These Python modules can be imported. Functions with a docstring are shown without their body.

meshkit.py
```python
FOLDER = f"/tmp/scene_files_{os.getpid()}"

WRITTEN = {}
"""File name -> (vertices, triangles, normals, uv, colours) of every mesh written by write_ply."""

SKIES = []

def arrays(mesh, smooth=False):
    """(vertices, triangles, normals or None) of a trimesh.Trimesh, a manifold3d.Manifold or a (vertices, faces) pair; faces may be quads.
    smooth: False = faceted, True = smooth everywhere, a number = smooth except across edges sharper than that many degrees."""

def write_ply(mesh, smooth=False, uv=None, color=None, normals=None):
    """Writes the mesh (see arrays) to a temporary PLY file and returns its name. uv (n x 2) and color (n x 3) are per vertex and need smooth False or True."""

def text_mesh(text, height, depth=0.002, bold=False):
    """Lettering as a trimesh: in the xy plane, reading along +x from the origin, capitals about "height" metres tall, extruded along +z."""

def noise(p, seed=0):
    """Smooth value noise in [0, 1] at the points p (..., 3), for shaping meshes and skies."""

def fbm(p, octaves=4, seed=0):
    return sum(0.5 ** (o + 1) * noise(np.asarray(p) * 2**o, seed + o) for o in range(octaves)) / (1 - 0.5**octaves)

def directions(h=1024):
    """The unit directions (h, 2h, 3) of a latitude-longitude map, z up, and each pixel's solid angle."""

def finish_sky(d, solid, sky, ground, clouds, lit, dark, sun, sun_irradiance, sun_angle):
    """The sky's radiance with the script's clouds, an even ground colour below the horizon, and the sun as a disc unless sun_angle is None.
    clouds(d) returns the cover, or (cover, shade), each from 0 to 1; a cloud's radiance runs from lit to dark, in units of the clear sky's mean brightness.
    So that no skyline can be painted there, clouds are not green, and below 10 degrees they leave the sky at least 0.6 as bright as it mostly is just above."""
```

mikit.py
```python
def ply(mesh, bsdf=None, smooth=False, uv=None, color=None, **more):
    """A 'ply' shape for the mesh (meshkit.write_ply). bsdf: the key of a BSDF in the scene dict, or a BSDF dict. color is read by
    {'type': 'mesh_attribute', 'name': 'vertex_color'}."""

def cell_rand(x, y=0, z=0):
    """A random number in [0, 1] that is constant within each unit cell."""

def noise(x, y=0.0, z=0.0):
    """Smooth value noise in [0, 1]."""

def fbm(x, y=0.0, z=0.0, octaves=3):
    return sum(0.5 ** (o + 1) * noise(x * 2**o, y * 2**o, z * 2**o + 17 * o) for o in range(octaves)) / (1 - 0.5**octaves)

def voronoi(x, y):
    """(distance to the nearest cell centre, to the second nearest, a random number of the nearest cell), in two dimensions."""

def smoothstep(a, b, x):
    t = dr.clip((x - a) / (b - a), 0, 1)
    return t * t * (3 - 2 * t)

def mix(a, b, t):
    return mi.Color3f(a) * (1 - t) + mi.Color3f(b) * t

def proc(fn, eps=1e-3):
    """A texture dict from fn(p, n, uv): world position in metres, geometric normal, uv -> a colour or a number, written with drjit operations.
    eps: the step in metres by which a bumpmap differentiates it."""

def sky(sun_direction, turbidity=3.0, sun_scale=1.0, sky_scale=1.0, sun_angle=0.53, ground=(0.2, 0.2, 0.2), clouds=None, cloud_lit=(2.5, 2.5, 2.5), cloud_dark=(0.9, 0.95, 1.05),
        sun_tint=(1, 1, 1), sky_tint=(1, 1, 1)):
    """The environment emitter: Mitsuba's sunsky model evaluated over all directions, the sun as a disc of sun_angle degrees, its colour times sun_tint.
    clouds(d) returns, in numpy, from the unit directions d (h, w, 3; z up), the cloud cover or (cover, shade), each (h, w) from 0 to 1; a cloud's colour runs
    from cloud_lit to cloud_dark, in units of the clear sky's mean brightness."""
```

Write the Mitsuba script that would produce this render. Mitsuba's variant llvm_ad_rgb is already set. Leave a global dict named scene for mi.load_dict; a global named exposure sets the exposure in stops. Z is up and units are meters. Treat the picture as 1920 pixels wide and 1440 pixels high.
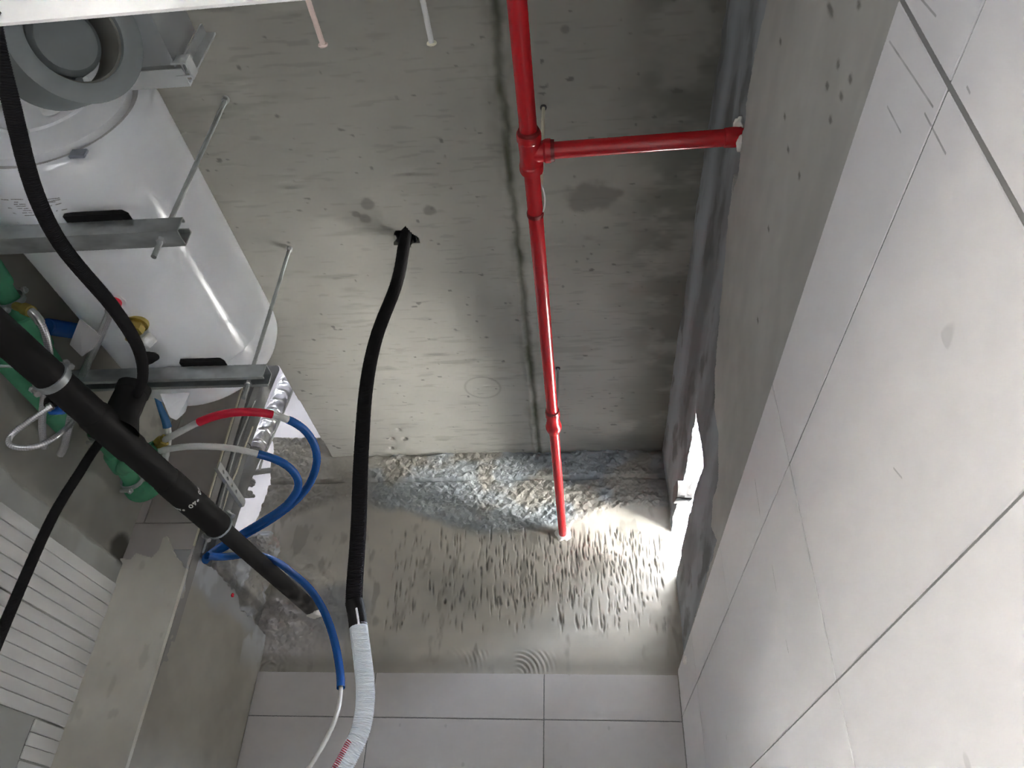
import math, numpy as np, trimesh, mitsuba as mi, drjit as dr
import mikit, meshkit
from mikit import proc, smoothstep, mix
from scipy.interpolate import CubicSpline
from shapely.geometry import Polygon, Point
from shapely import contains_xy, affinity

scene, labels = {'type': 'scene'}, {}

# ------------------------------------------------------------------ camera, sky, exposure
F = 1384.3                                   # focal length in pixels of the 1920 x 1440 frame
def _axes(p, r, y):
    cy, sy = math.cos(y), math.sin(y)
    f = np.array([sy*math.cos(p), cy*math.cos(p), math.sin(p)])
    rt = np.array([cy, -sy, 0.]); up = np.cross(rt, f)
    c, s = math.cos(r), math.sin(r)
    return np.array([c*rt + s*up, -(-s*rt + c*up), f])
M = _axes(0.62846698, 0.03917164, -0.11316828)   # right, down, forward; the lens is the origin of the room's axes
scene['camera'] = {'type': 'perspective', 'fov': math.degrees(2*math.atan(960/F)), 'fov_axis': 'x', 'near_clip': 0.02, 'far_clip': 100.,
                   'to_world': mi.ScalarTransform4f().look_at(origin=[0, 0, 0], target=M[2].tolist(), up=(-M[1]).tolist())}
SUN = (0.30, -0.55, 0.78)
scene['sky'] = mikit.sky(SUN, turbidity=4.0, sun_scale=1.5, sun_tint=(.90, 1.0, 1.13), sky_scale=1.0, ground=(0.80, 0.80, 0.80),
                         clouds=lambda d: 0.5 + 0*d[..., 0], cloud_lit=(2.25, 2.24, 2.24), cloud_dark=(1.2, 1.2, 1.2), sky_tint=(1.0, .985, .96))
exposure = 7.5

# ------------------------------------------------------------------ measuring helpers (a view ray met with a wall, a floor level or a depth)
def ray(x, y): return np.array([(x - 960)/F, (y - 720)/F, 1.]) @ M
def PX(x, y, v): d = ray(x, y); return d*v/d[0]
def PY(x, y, v): d = ray(x, y); return d*v/d[1]
def PZ(x, y, v): d = ray(x, y); return d*v/d[2]
def PD(x, y, v): return ray(x, y)*v

# ------------------------------------------------------------------ building helpers
def key_for(base):
    if base not in used: used[base] = 0; return base
    used[base] += 1; return f'{base}_{used[base]:03d}'
used = {}
def thing(name, label, cat, group=None, kind=None):
    k = key_for(name); labels[k] = {'label': label, 'category': cat}
    if group: labels[k]['group'] = group
    if kind: labels[k]['kind'] = kind
    return k
def struct(name, label=None):
    k = key_for(name); labels[k] = {'kind': 'structure', 'label': label or name.replace('_', ' ')}
    return k
def part(parent, name, mesh, bsdf, smooth=30, label=None, color=None, uv=None, kind=None):
    k = key_for(parent + '__' + name)
    scene[k] = mikit.ply(mesh, bsdf, smooth=smooth, color=color, uv=uv)
    if label or kind:
        labels[k] = {}
        if label: labels[k]['label'] = label
        if kind: labels[k]['kind'] = kind
    return k
def solo(key, mesh, bsdf, smooth=30, color=None):
    scene[key] = mikit.ply(mesh, bsdf, smooth=smooth, color=color)

cat = trimesh.util.concatenate
def box(lo, hi, c=0.0):
    lo, hi = np.minimum(lo, hi).astype(float), np.maximum(lo, hi).astype(float)
    if c <= 0: return trimesh.creation.box(bounds=[lo, hi])
    pts = []
    for sx in (0, 1):
        for sy in (0, 1):
            for sz in (0, 1):
                p = np.where([sx, sy, sz], hi, lo); s = np.where([sx, sy, sz], -1, 1)*c
                for k in range(3):
                    q = p + s; q[k] = p[k]; pts.append(q)
    return trimesh.convex.convex_hull(np.array(pts))
def frame(d):
    d = np.asarray(d, float)/np.linalg.norm(d)
    a = np.cross(d, [0, 0, 1.]) if abs(d[2]) < .9 else np.cross(d, [1., 0, 0])
    a /= np.linalg.norm(a); return a, np.cross(d, a), d
def path(pts, step):
    pts = np.asarray(pts, float)
    if len(pts) == 2:
        n = max(2, int(np.linalg.norm(pts[1]-pts[0])/step) + 1); t = np.linspace(0, 1, n)[:, None]
        return pts[0]*(1-t) + pts[1]*t
    s = np.concatenate([[0], np.cumsum(np.sqrt(np.linalg.norm(np.diff(pts, axis=0), axis=1)))])
    cs = CubicSpline(s, pts); u = np.linspace(0, s[-1], 2000); q = cs(u)
    l = np.concatenate([[0], np.cumsum(np.linalg.norm(np.diff(q, axis=0), axis=1))])
    n = max(3, int(l[-1]/step) + 1); v = np.linspace(0, l[-1], n)
    return np.stack([np.interp(v, l, q[:, k]) for k in range(3)], 1)
def sweep(q, r, n=16, caps=True, phase=0.0, ring=False):
    """A tube along the points q; r: a radius, one per point or (points, n)."""
    q = np.asarray(q, float); m = len(q)
    t = np.gradient(q, axis=0); t /= np.linalg.norm(t, axis=1, keepdims=True)
    a = frame(t[0])[0]; A = []
    for k in range(m):
        a = a - t[k]*(a @ t[k]); a /= np.linalg.norm(a); A.append(a)
    A = np.array(A); B = np.cross(t, A)
    ang = np.arange(n)*2*np.pi/n + phase
    r = np.asarray(r, float)
    r = np.broadcast_to(r if r.ndim == 2 else np.broadcast_to(r, (m,))[:, None], (m, n))
    v = q[:, None] + r[..., None]*(np.cos(ang)[None, :, None]*A[:, None] + np.sin(ang)[None, :, None]*B[:, None])
    i, j = np.meshgrid(np.arange(m-1), np.arange(n), indexing='ij')
    f = np.stack([i*n+j, i*n+(j+1) % n, (i+1)*n+(j+1) % n, (i+1)*n+j], -1).reshape(-1, 4)
    f = np.vstack([f[:, [0, 1, 2]], f[:, [0, 2, 3]]]); v = v.reshape(-1, 3)
    if caps:
        v = np.vstack([v, q[0], q[-1]]); k = m*n; j = np.arange(n)
        f = np.vstack([f, np.stack([0*j+k, (j+1) % n, j], 1), np.stack([0*j+k+1, (m-1)*n+j, (m-1)*n+(j+1) % n], 1)])
    return trimesh.Trimesh(v, f, process=False)
def tube(pts, r, n=16, step=.01, caps=True, **k): return sweep(path(pts, step), r, n, caps, **k)
def ribbed(pts, r, pitch, amp, n=16):
    q = path(pts, pitch/4); k = np.arange(len(q))
    return sweep(q, r + amp*np.array([0, 1, 1, 0])[k % 4], n)
def lathe(O, D, prof, n=48):
    """prof: (radius, height along D) pairs."""
    a, b, d = frame(D); ang = np.arange(n)*2*np.pi/n; prof = np.asarray(prof, float); m = len(prof)
    v = (np.asarray(O, float) + prof[:, None, 1:2]*d + prof[:, None, 0:1]*(np.cos(ang)[None, :, None]*a + np.sin(ang)[None, :, None]*b)).reshape(-1, 3)
    i, j = np.meshgrid(np.arange(m-1), np.arange(n), indexing='ij')
    f = np.stack([i*n+j, i*n+(j+1) % n, (i+1)*n+(j+1) % n, (i+1)*n+j], -1).reshape(-1, 4)
    return trimesh.Trimesh(v, np.vstack([f[:, [0, 1, 2]], f[:, [0, 2, 3]]]), process=False)
def cyl(a, b, r, n=24, c=0.0):
    a, b = np.asarray(a, float), np.asarray(b, float); L = np.linalg.norm(b-a)
    pr = [(0, 0), (r-c, 0), (r, c), (r, L-c), (r-c, L), (0, L)] if c else [(0, 0), (r, 0), (r, L), (0, L)]
    return lathe(a, b-a, pr, n)
def hexnut(p, d, r, h):
    return lathe(np.asarray(p) - np.asarray(frame(d)[2])*h/2, d, [(0, 0), (r*.9, 0), (r, h*.15), (r, h*.85), (r*.9, h), (0, h)], 6)
def slab(O, U, V, nu, nv, su, sv, t, disp=None, col=None, inside=None):
    """A relief panel: grid of nu x nv cells over su x sv metres along unit U, V; relief along U x V; t metres thick behind. -> mesh, colours"""
    O, U, V = (np.asarray(x, float) for x in (O, U, V)); N = np.cross(U, V)
    u, v = np.meshgrid(np.linspace(0, su, nu+1), np.linspace(0, sv, nv+1), indexing='ij')
    p = O + u[..., None]*U + v[..., None]*V
    h = disp(p, u, v) if disp else 0*u
    c = col(p, u, v, h) if col else np.ones(u.shape + (3,))
    uc, vc = (u[1:, 1:]+u[:-1, :-1])/2, (v[1:, 1:]+v[:-1, :-1])/2
    ok = np.ones(uc.shape, bool) if inside is None else inside(uc, vc)
    idx = np.arange((nu+1)*(nv+1)).reshape(nu+1, nv+1)
    a, b, cc, d = idx[:-1, :-1][ok], idx[1:, :-1][ok], idx[1:, 1:][ok], idx[:-1, 1:][ok]
    quads = np.stack([a, b, cc, d], 1)
    front = (p + h[..., None]*N).reshape(-1, 3); back = (p - t*N).reshape(-1, 3); n0 = len(front)
    e = np.concatenate([quads[:, [0, 1]], quads[:, [1, 2]], quads[:, [2, 3]], quads[:, [3, 0]]])
    code = e[:, 0].astype(np.int64)*n0 + e[:, 1]; rev = e[:, 1].astype(np.int64)*n0 + e[:, 0]
    rim = e[~np.isin(code, rev)]
    # the rim gets vertices of its own so that the edge stays crisp
    ru = np.unique(rim); mp = -np.ones(n0, int); mp[ru] = np.arange(len(ru)); k = len(ru)
    V2 = np.vstack([front, front[ru], back[ru]]); C2 = np.vstack([c.reshape(-1, 3), c.reshape(-1, 3)[ru], c.reshape(-1, 3)[ru]])
    s = np.stack([n0+mp[rim[:, 1]], n0+mp[rim[:, 0]], n0+k+mp[rim[:, 0]], n0+k+mp[rim[:, 1]]], 1)
    q = np.vstack([quads, s]); f = np.vstack([q[:, [0, 1, 2]], q[:, [0, 2, 3]]])
    keep = np.unique(f); m2 = -np.ones(len(V2), int); m2[keep] = np.arange(len(keep))
    return trimesh.Trimesh(V2[keep], m2[f], process=False), np.clip(C2[keep], .005, .95)
def nz(p, s, seed=0, oct=4):
    s = np.broadcast_to(s, (3,)); return meshkit.fbm(np.asarray(p)*s, oct, seed)
def ss(a, b, x): t = np.clip((x-a)/(b-a), 0, 1); return t*t*(3-2*t)
def lerp3(a, b, t): return np.asarray(a)*(1-t[..., None]) + np.asarray(b)*t[..., None]
rng = np.random.default_rng(7)

# ------------------------------------------------------------------ materials
def pr(name, col, rough=.5, metal=0., spec=.5, **k):
    scene[name] = {'type': 'twosided', 'b': {'type': 'principled', 'base_color': col if isinstance(col, dict) else {'type': 'rgb', 'value': list(col)}, 'roughness': rough, 'metallic': metal, 'specular': spec, **k}}
VC = {'type': 'mesh_attribute', 'name': 'vertex_color'}
pr('m_relief', VC, .9, spec=.15)
pr('m_relief_satin', VC, .45, spec=.4)
pr('m_white_wall', (.8, .8, .82), .8)
pr('m_shade', (.42, .42, .42), .9)
pr('m_pale', (.33, .33, .33), .9)
pr('m_shaft', (.55, .55, .57), .8)
pr('m_floor', (.22, .215, .205), .7)
SCR = [(PX(*a, .31)[1:], PX(*b, .31)[1:]) for a, b in (((1667, 78), (1710, 142)), ((1710, 142), (1748, 200)), ((1663, 200), (1688, 248)), ((1733, 213), (1772, 288)), ((1415, 898), (1425, 966)),
       ((1448, 1060), (1456, 1108)), ((1474, 1200), (1479, 1224)), ((1814, 163), (1819, 174)), ((1675, 878), (1690, 896)), ((1725, -5), (1755, 30)))]
def tile_fn(p, n, uv):
    d = mikit.fbm(p.x*3, p.y*3, p.z*3)*.10 + mikit.fbm(p.x*40, p.y*40, p.z*40)*.05
    c = mi.Color3f(.60, .59, .60)*(.93 + d)
    sp = mikit.noise(p.x*31, p.y*31, p.z*17)
    c = mix(c, mi.Color3f(.33, .33, .33), smoothstep(.95, .98, sp)*.4)
    dm = mi.Float(1.)
    for a, b in SCR:                       # pencil marks and scratches
        ey, ez = float(b[0]-a[0]), float(b[1]-a[1]); qy, qz = p.y - float(a[0]), p.z - float(a[1])
        t = dr.clip((qy*ey + qz*ez)/(ey*ey + ez*ez), 0, 1)
        dm = dr.minimum(dm, dr.sqrt(dr.square(qy - t*ey) + dr.square(qz - t*ez)))
    m_ = dr.select(p.x > .3, smoothstep(.0016, .0006, dm)*(.3 + .6*mikit.noise(p.x*60, p.y*60, p.z*60)), 0.)
    return mix(c, mi.Color3f(.22, .22, .22), m_)
pr('m_tile', proc(tile_fn), .42, spec=.45)
pr('m_tile_dimmed', proc(lambda p, n, uv: tile_fn(p, n, uv)*mi.Color3f(.72, .705, .68)), .42, spec=.45)  # same tile darkened; stands in for dimmer light on the back wall
def rib_fn(p, n, uv):
    d = mikit.fbm(p.x*4, p.y*4, p.z*9)
    return mi.Color3f(.60, .605, .60)*(.88 + .2*d)
pr('m_rib', proc(rib_fn), .5, spec=.4)
pr('m_joint', (.17, .168, .165), .9)
def taupe_fn(p, n, uv):
    return mi.Color3f(.36, .335, .325)*(.9 + .2*mikit.fbm(p.x*9, p.y*9, p.z*9))
pr('m_taupe', proc(taupe_fn), .4, spec=.4)
pr('m_enamel', (.86, .89, .94), .12, spec=.6, clearcoat=.6, clearcoat_gloss=.95)
pr('m_enamel_soft', (.80, .82, .86), .3)
pr('m_white_plastic', (.75, .76, .78), .35)
pr('m_white_tube', (.72, .73, .72), .35)
pr('m_clear_tube', (.62, .60, .57), .3)
pr('m_conduit_white', (.72, .77, .82), .4)
pr('m_pinkish', (.62, .50, .46), .5)
pr('m_paleplug', (.50, .50, .50), .5)
pr('m_board', (.93, .93, .93), .6)
pr('m_red_paint', (.42, .012, .016), .22, spec=.6, clearcoat=.5, clearcoat_gloss=.9)
pr('m_red_dark', (.16, .012, .012), .35)
pr('m_red_plastic', (.62, .02, .045), .35)
pr('m_red_mark', (.50, .06, .10), .5)
pr('m_blue_tube', (.012, .085, .34), .35)
pr('m_blue_pale', (.03, .14, .33), .4)
pr('m_blue_handle', (.02, .12, .5), .35)
pr('m_black_pipe', (.011, .011, .011), .55, spec=.22)
pr('m_black_rubber', (.011, .011, .012), .7, spec=.15)
def dusty_fn(p, n, uv):
    t = smoothstep(.45, .75, mikit.fbm(p.x*14, p.y*9, p.z*14))*smoothstep(2.30, 2.45, p.y)
    return mix(mi.Color3f(.022, .022, .022), mi.Color3f(.22, .21, .20), t*.7)
pr('m_black_dusty', proc(dusty_fn), .6, spec=.25)
pr('m_ink', (.6, .6, .6), .6)
pr('m_label_ink', (.35, .36, .38), .6)
pr('m_slate_patch', (.25, .28, .34), .5)
def green_fn(p, n, uv): return mi.Color3f(.065, .28, .15)*(.75 + .5*mikit.fbm(p.x*20, p.y*20, p.z*20))
pr('m_green', proc(green_fn), .4)
def galv_fn(p, n, uv):
    v = mikit.fbm(p.x*30, p.y*60, p.z*30)
    return mi.Color3f(.42, .45, .46)*(.7 + .6*v)
pr('m_galv', proc(galv_fn), .42, metal=.75)
pr('m_steel', (.55, .56, .57), .28, metal=.95)
pr('m_foil', (.82, .82, .84), .22, metal=.95)
pr('m_brass', (.42, .33, .09), .35, metal=.8)
pr('m_duct', (.20, .225, .23), .55)
pr('m_duct_inner', (.17, .17, .155), .7)
pr('m_sheet', (.36, .385, .40), .45, metal=.35)
pr('m_sheet_light', (.62, .65, .66), .45, metal=.2)
pr('m_foam_grey', (.23, .235, .225), .7)
pr('m_cream', (.60, .57, .46), .6)
pr('m_pvc_grey', (.42, .43, .42), .5)
pr('m_white_foam', (.78, .76, .73), .9)
pr('m_grey_plate', (.40, .40, .41), .5)
pr('m_dark', (.03, .03, .032), .9)
def braid_fn(p, n, uv):
    a = dr.sin(uv.x*2*math.pi*8 + uv.y*2*math.pi)*dr.sin(uv.x*2*math.pi*8 - uv.y*2*math.pi)
    return mi.Color3f(.85, .85, .88)*(.55 + .45*smoothstep(-.3, .5, a))
pr('m_braid', proc(braid_fn), .35, metal=.8)

# ------------------------------------------------------------------ the room: key planes (metres from the lens)
ZC, YB, XR, XL = 1.602, 2.68, .31, -1.41     # ceiling, face of the back tiles, face of the right tiles, left wall
YP, XP = 2.026, -1.19                        # pier face and the plane of its right side
GREY, GREY2, DARKC, BLUEM = (.285, .285, .262), (.335, .33, .30), (.13, .135, .115), (.205, .225, .24)

# ceiling: slab with the hole of the black conduit, cut off beside the shaft
HOLE = PZ(760, 447, ZC)
ceil = struct('ceiling', 'grey bare concrete ceiling slab with formwork marks')
def ceil_disp(p, u, v):
    h = (nz(p, 6, 1) - .5)*.004 + (nz(p, (25, 90, 1), 2, 3) - .5)*.0016
    s = np.abs(p[..., 0] + .165 + .009*(p[..., 1]-.9) + (nz(p, 20, 3)-.5)*.012)
    h += -.004*np.exp(-(s/.006)**2) + .003*np.exp(-((s-.016)/.008)**2)
    h -= .0018*ss(.60, .72, nz(p, (9, 45, 1), 4, 2))*ss(.5, .62, nz(p, 3.3, 5))
    for cx, cy in ((747, 806), (734, 823), (759, 823), (733, 840)):
        q = PZ(cx, cy, ZC); h -= .012*np.exp(-((p[..., 0]-q[0])**2 + (p[..., 1]-q[1])**2)/.009**2)
    return h
def ceil_col(p, u, v, h):
    x, y = p[..., 0], p[..., 1]
    b = .75 + .5*nz(p, (2.2, 2.2, 1), 11)
    c = lerp3(GREY, GREY2, ss(.35, .7, nz(p, (1.6, 3, 1), 12)))*b[..., None]
    st = ss(.55, .70, nz(p, (7, 42, 1), 13, 3))*ss(.40, .62, nz(p, 3, 14))
    c = lerp3(c, np.array(DARKC)*1.3, .38*st)
    fine = ss(.62, .72, nz(p, (16, 110, 1), 15, 2)); c = c*(1-.14*fine[..., None])
    sp = ss(.74, .80, nz(p, (45, 60, 1), 16, 2)); c = c*(1-.45*sp[..., None])
    s = np.abs(x + .165 + .009*(y-.9) + (nz(p, 20, 3)-.5)*.02)
    c = lerp3(c, (.11, .115, .09), .8*np.exp(-(s/.010)**2) + .4*np.exp(-(s/.045)**2)*ss(.45, .62, nz(p, (12, 8, 1), 17)))
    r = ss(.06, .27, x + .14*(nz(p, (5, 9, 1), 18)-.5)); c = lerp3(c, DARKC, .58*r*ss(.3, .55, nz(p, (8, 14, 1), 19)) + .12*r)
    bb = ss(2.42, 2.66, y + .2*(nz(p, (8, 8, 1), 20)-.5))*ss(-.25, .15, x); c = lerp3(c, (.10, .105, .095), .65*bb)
    q = PZ(905, 727, ZC); d = np.hypot(x-q[0], y-q[1]); c = c*(1-.22*np.exp(-((d-.066)/.004)**2))[..., None]
    for (cx, cy), rr in (((1110, 368), .05), ((683, 410), .018), ((690, 382), .02), ((805, 395), .018), ((668, 402), .012), ((1060, 55), .01)):
        q = PZ(cx, cy, ZC); d = np.hypot((x-q[0])/(1.6 if rr > .04 else 1), y-q[1])/rr; c = lerp3(c, (.17, .165, .15), .75*ss(1.25, .7, d + .8*(nz(p, 40, 21)-.5)))
    return c
poly_c = Polygon([(-1.60, -1.2), (.40, -1.2), (.40, 2.78), (-1.075, 2.78), (-1.085, 2.035), (-1.60, 2.035)])
rr = .037*(1 + .22*np.sin(np.arange(14)*2.4) + .12*np.cos(np.arange(14)*5.1))
hole_p = Polygon([(HOLE[0] + r_*math.cos(t_), HOLE[1] + r_*math.sin(t_)) for r_, t_ in zip(rr, np.arange(14)*2*math.pi/14)])
poly_ch = poly_c.difference(hole_p)
# relief grid; u runs along +y and v along +x so that the face looks down
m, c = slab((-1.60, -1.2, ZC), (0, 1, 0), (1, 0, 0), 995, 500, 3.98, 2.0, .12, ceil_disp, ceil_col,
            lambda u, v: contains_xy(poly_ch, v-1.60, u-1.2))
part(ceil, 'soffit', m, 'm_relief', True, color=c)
part(ceil, 'light_stop', trimesh.creation.extrude_polygon(poly_c, .08).apply_translation((0, 0, ZC+.115)), 'm_dark')  # black plate added over the slab to keep light out of the hole

# back wall: concrete with rough mortar, tiled below
back = struct('wall_back', 'grey concrete back wall with rough mortar band, tiled below')
YC = YB + .012
pit = [(rng.uniform(-.75, .30), rng.uniform(.86, 1.25), rng.uniform(.0016, .0042), rng.uniform(.005, .022), rng.uniform(.3, 1.0)) for _ in range(1500)]
pit = [q for q in pit if rng.random() < .25 + .75*np.exp(-((q[0]-.05)/.3)**2 - ((q[1]-1.1)/.12)**2)]
def rough_mask(p):
    zb = 1.285 + .05*np.sin(p[..., 0]*5) + .09*(nz(p, 6, 31)-.5) + .05*ss(-.5, -1.1, p[..., 0])
    return ss(-.02, .03, p[..., 2]-zb), zb
def back_disp(p, u, v):
    x, z = p[..., 0], p[..., 2]
    rm, zb = rough_mask(p)
    h = (nz(p, 5, 32)-.5)*.012
    amp = .35 + .65*ss(.35, .6, nz(p, 4, 33))
    h = h + rm*amp*((nz(p, 56, 34, 4)-.45)*.024 + .007)
    h += rm*.010*ss(1.475, 1.49, z + .01*(nz(p, 14, 35)-.5))            # upper course of mortar stands proud
    h -= .016*np.exp(-((z-1.475 - .012*(nz(p, 10, 36)-.5))/.006)**2)*ss(.35, .6, nz(p, (5, 1, 1), 37))
    h -= .020*np.exp(-((z-ZC)/.010)**2)*ss(.4, .6, nz(p, (6, 1, 1), 38))
    for px_, pz_, sx, sz, a in pit:
        w = (np.abs(x-px_) < 4*sx+.02) & (np.abs(z-pz_) < 4*sz)
        if w.any():
            xx = x[w] - px_ + .25*(z[w]-pz_)*(a-.6)
            h[w] -= .006*a*np.exp(-(xx/sx)**2 - ((z[w]-pz_)/sz)**2)
    dd = np.hypot((x+1.13)/.17, (z-.92)/.17)                            # mess of mortar where the drain goes in
    h += np.exp(-dd**2)*((nz(p, 22, 39)-.3)*.075)
    cm = ss(.03, 0, np.abs(z-.745)-.022)*ss(.5, .6, nz(p, (3.2, 1, 2), 40) + .08)*ss(-.08, -.2, x)   # comb marks of the tile adhesive
    q = np.mod(x*1.0, .30) - .15
    h += cm*.0015*np.sin(2*np.pi*np.hypot(q + .10, z-.70)/.016)
    return h
def back_col(p, u, v, h):
    x, z = p[..., 0], p[..., 2]
    rm, zb = rough_mask(p)
    b = (.78 + .45*nz(p, (3, 3, 3), 41))[..., None]
    c = lerp3((.335, .325, .29), (.41, .39, .345), ss(.35, .65, nz(p, 4, 42)))*b
    c = lerp3(c, (.20, .19, .165), .55*ss(.58, .7, nz(p, (30, 1, 9), 43, 3)))
    m2 = lerp3((.21, .235, .25), (.30, .325, .335), ss(.3, .7, nz(p, 9, 44)))
    m2 = lerp3(m2, (.25, .235, .20), np.maximum(.8*ss(.53, .66, nz(p, 5, 45)), .85*ss(-.78, -.98, x + .2*(nz(p, 7, 50)-.5))))
    c = lerp3(c, m2*b, rm)
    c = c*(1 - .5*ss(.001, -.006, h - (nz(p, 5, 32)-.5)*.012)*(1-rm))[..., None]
    dd = np.hypot((x+1.10)/.22, (z-.86)/.16)
    c = lerp3(c, (.42, .40, .40), .75*ss(1.2, .5, dd + .9*(nz(p, 9, 46)-.5)))
    dd = np.hypot((x+.93)/.13, (z-.93)/.12); c = lerp3(c, (.21, .225, .235), .8*ss(1.2, .5, dd + .7*(nz(p, 9, 47)-.5)))
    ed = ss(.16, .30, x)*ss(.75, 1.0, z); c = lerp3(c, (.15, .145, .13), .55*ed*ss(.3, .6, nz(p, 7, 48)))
    c = lerp3(c, (.22, .21, .185), .6*ss(.05, 0, np.abs(z-.73)+.05*(nz(p, 12, 49)-.5)))
    return c
edge = Polygon([(-1.225, -1.5), (.345, -1.5), (.345, ZC+.02), (-1.06, ZC+.02), (-1.06, 1.69), (-1.36, 1.70), (-1.335, 1.62), (-1.33, 1.45), (-1.338, 1.34), (-1.36, 1.27), (-1.30, 1.20), (-1.27, 1.1), (-1.225, .9)])
EN = lambda a, b: .018*(meshkit.noise(np.stack([a*30, b*30, 0*a], -1)) - .5)
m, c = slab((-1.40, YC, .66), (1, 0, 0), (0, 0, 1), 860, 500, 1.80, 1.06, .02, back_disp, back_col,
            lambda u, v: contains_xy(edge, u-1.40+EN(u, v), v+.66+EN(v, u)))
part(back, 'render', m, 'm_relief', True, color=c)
part(back, 'core', cat([box((-1.22, YC+.012, -1.5), (.345, YC+.12, .9)), box((-1.26, YC+.012, .9), (.345, YC+.12, 1.25)), box((-1.31, YC+.012, 1.25), (.345, YC+.12, 1.66))]), 'm_floor')
def tiles(parent, axis, jo, zo, face, depth, gap, mat='m_tile', skip=()):
    for a0, a1 in zip(jo[:-1], jo[1:]):
        for z1, z0 in zip(zo[:-1], zo[1:]):
            g = gap
            lo, hi = [a0[0]+g/2+a0[1], z0+g/2], [a1[0]-g/2-a1[1], z1-g/2]
            off = rng.uniform(-.0005, .0005)
            if axis == 'x': mm = box((lo[0], face+off, lo[1]), (hi[0], face+depth, hi[1]), .0008)
            else: mm = box((face+off, lo[0], lo[1]), (face+depth, hi[0], hi[1]), .0008)
            part(parent, 'tile', mm, mat, False)
tiles(back, 'x', [(-1.19, 0), (-.752, 0), (-.152, 0), (.3085, 0)], [.703, .553, .250, -.053, -.356, -.659, -.962, -1.265, -1.5], YB, .012, .0035, 'm_tile_dimmed')

part(back, 'adhesive', box((-1.188, YB+.0016, -1.5), (.30, YC+.012, .700)), 'm_joint')
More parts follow.
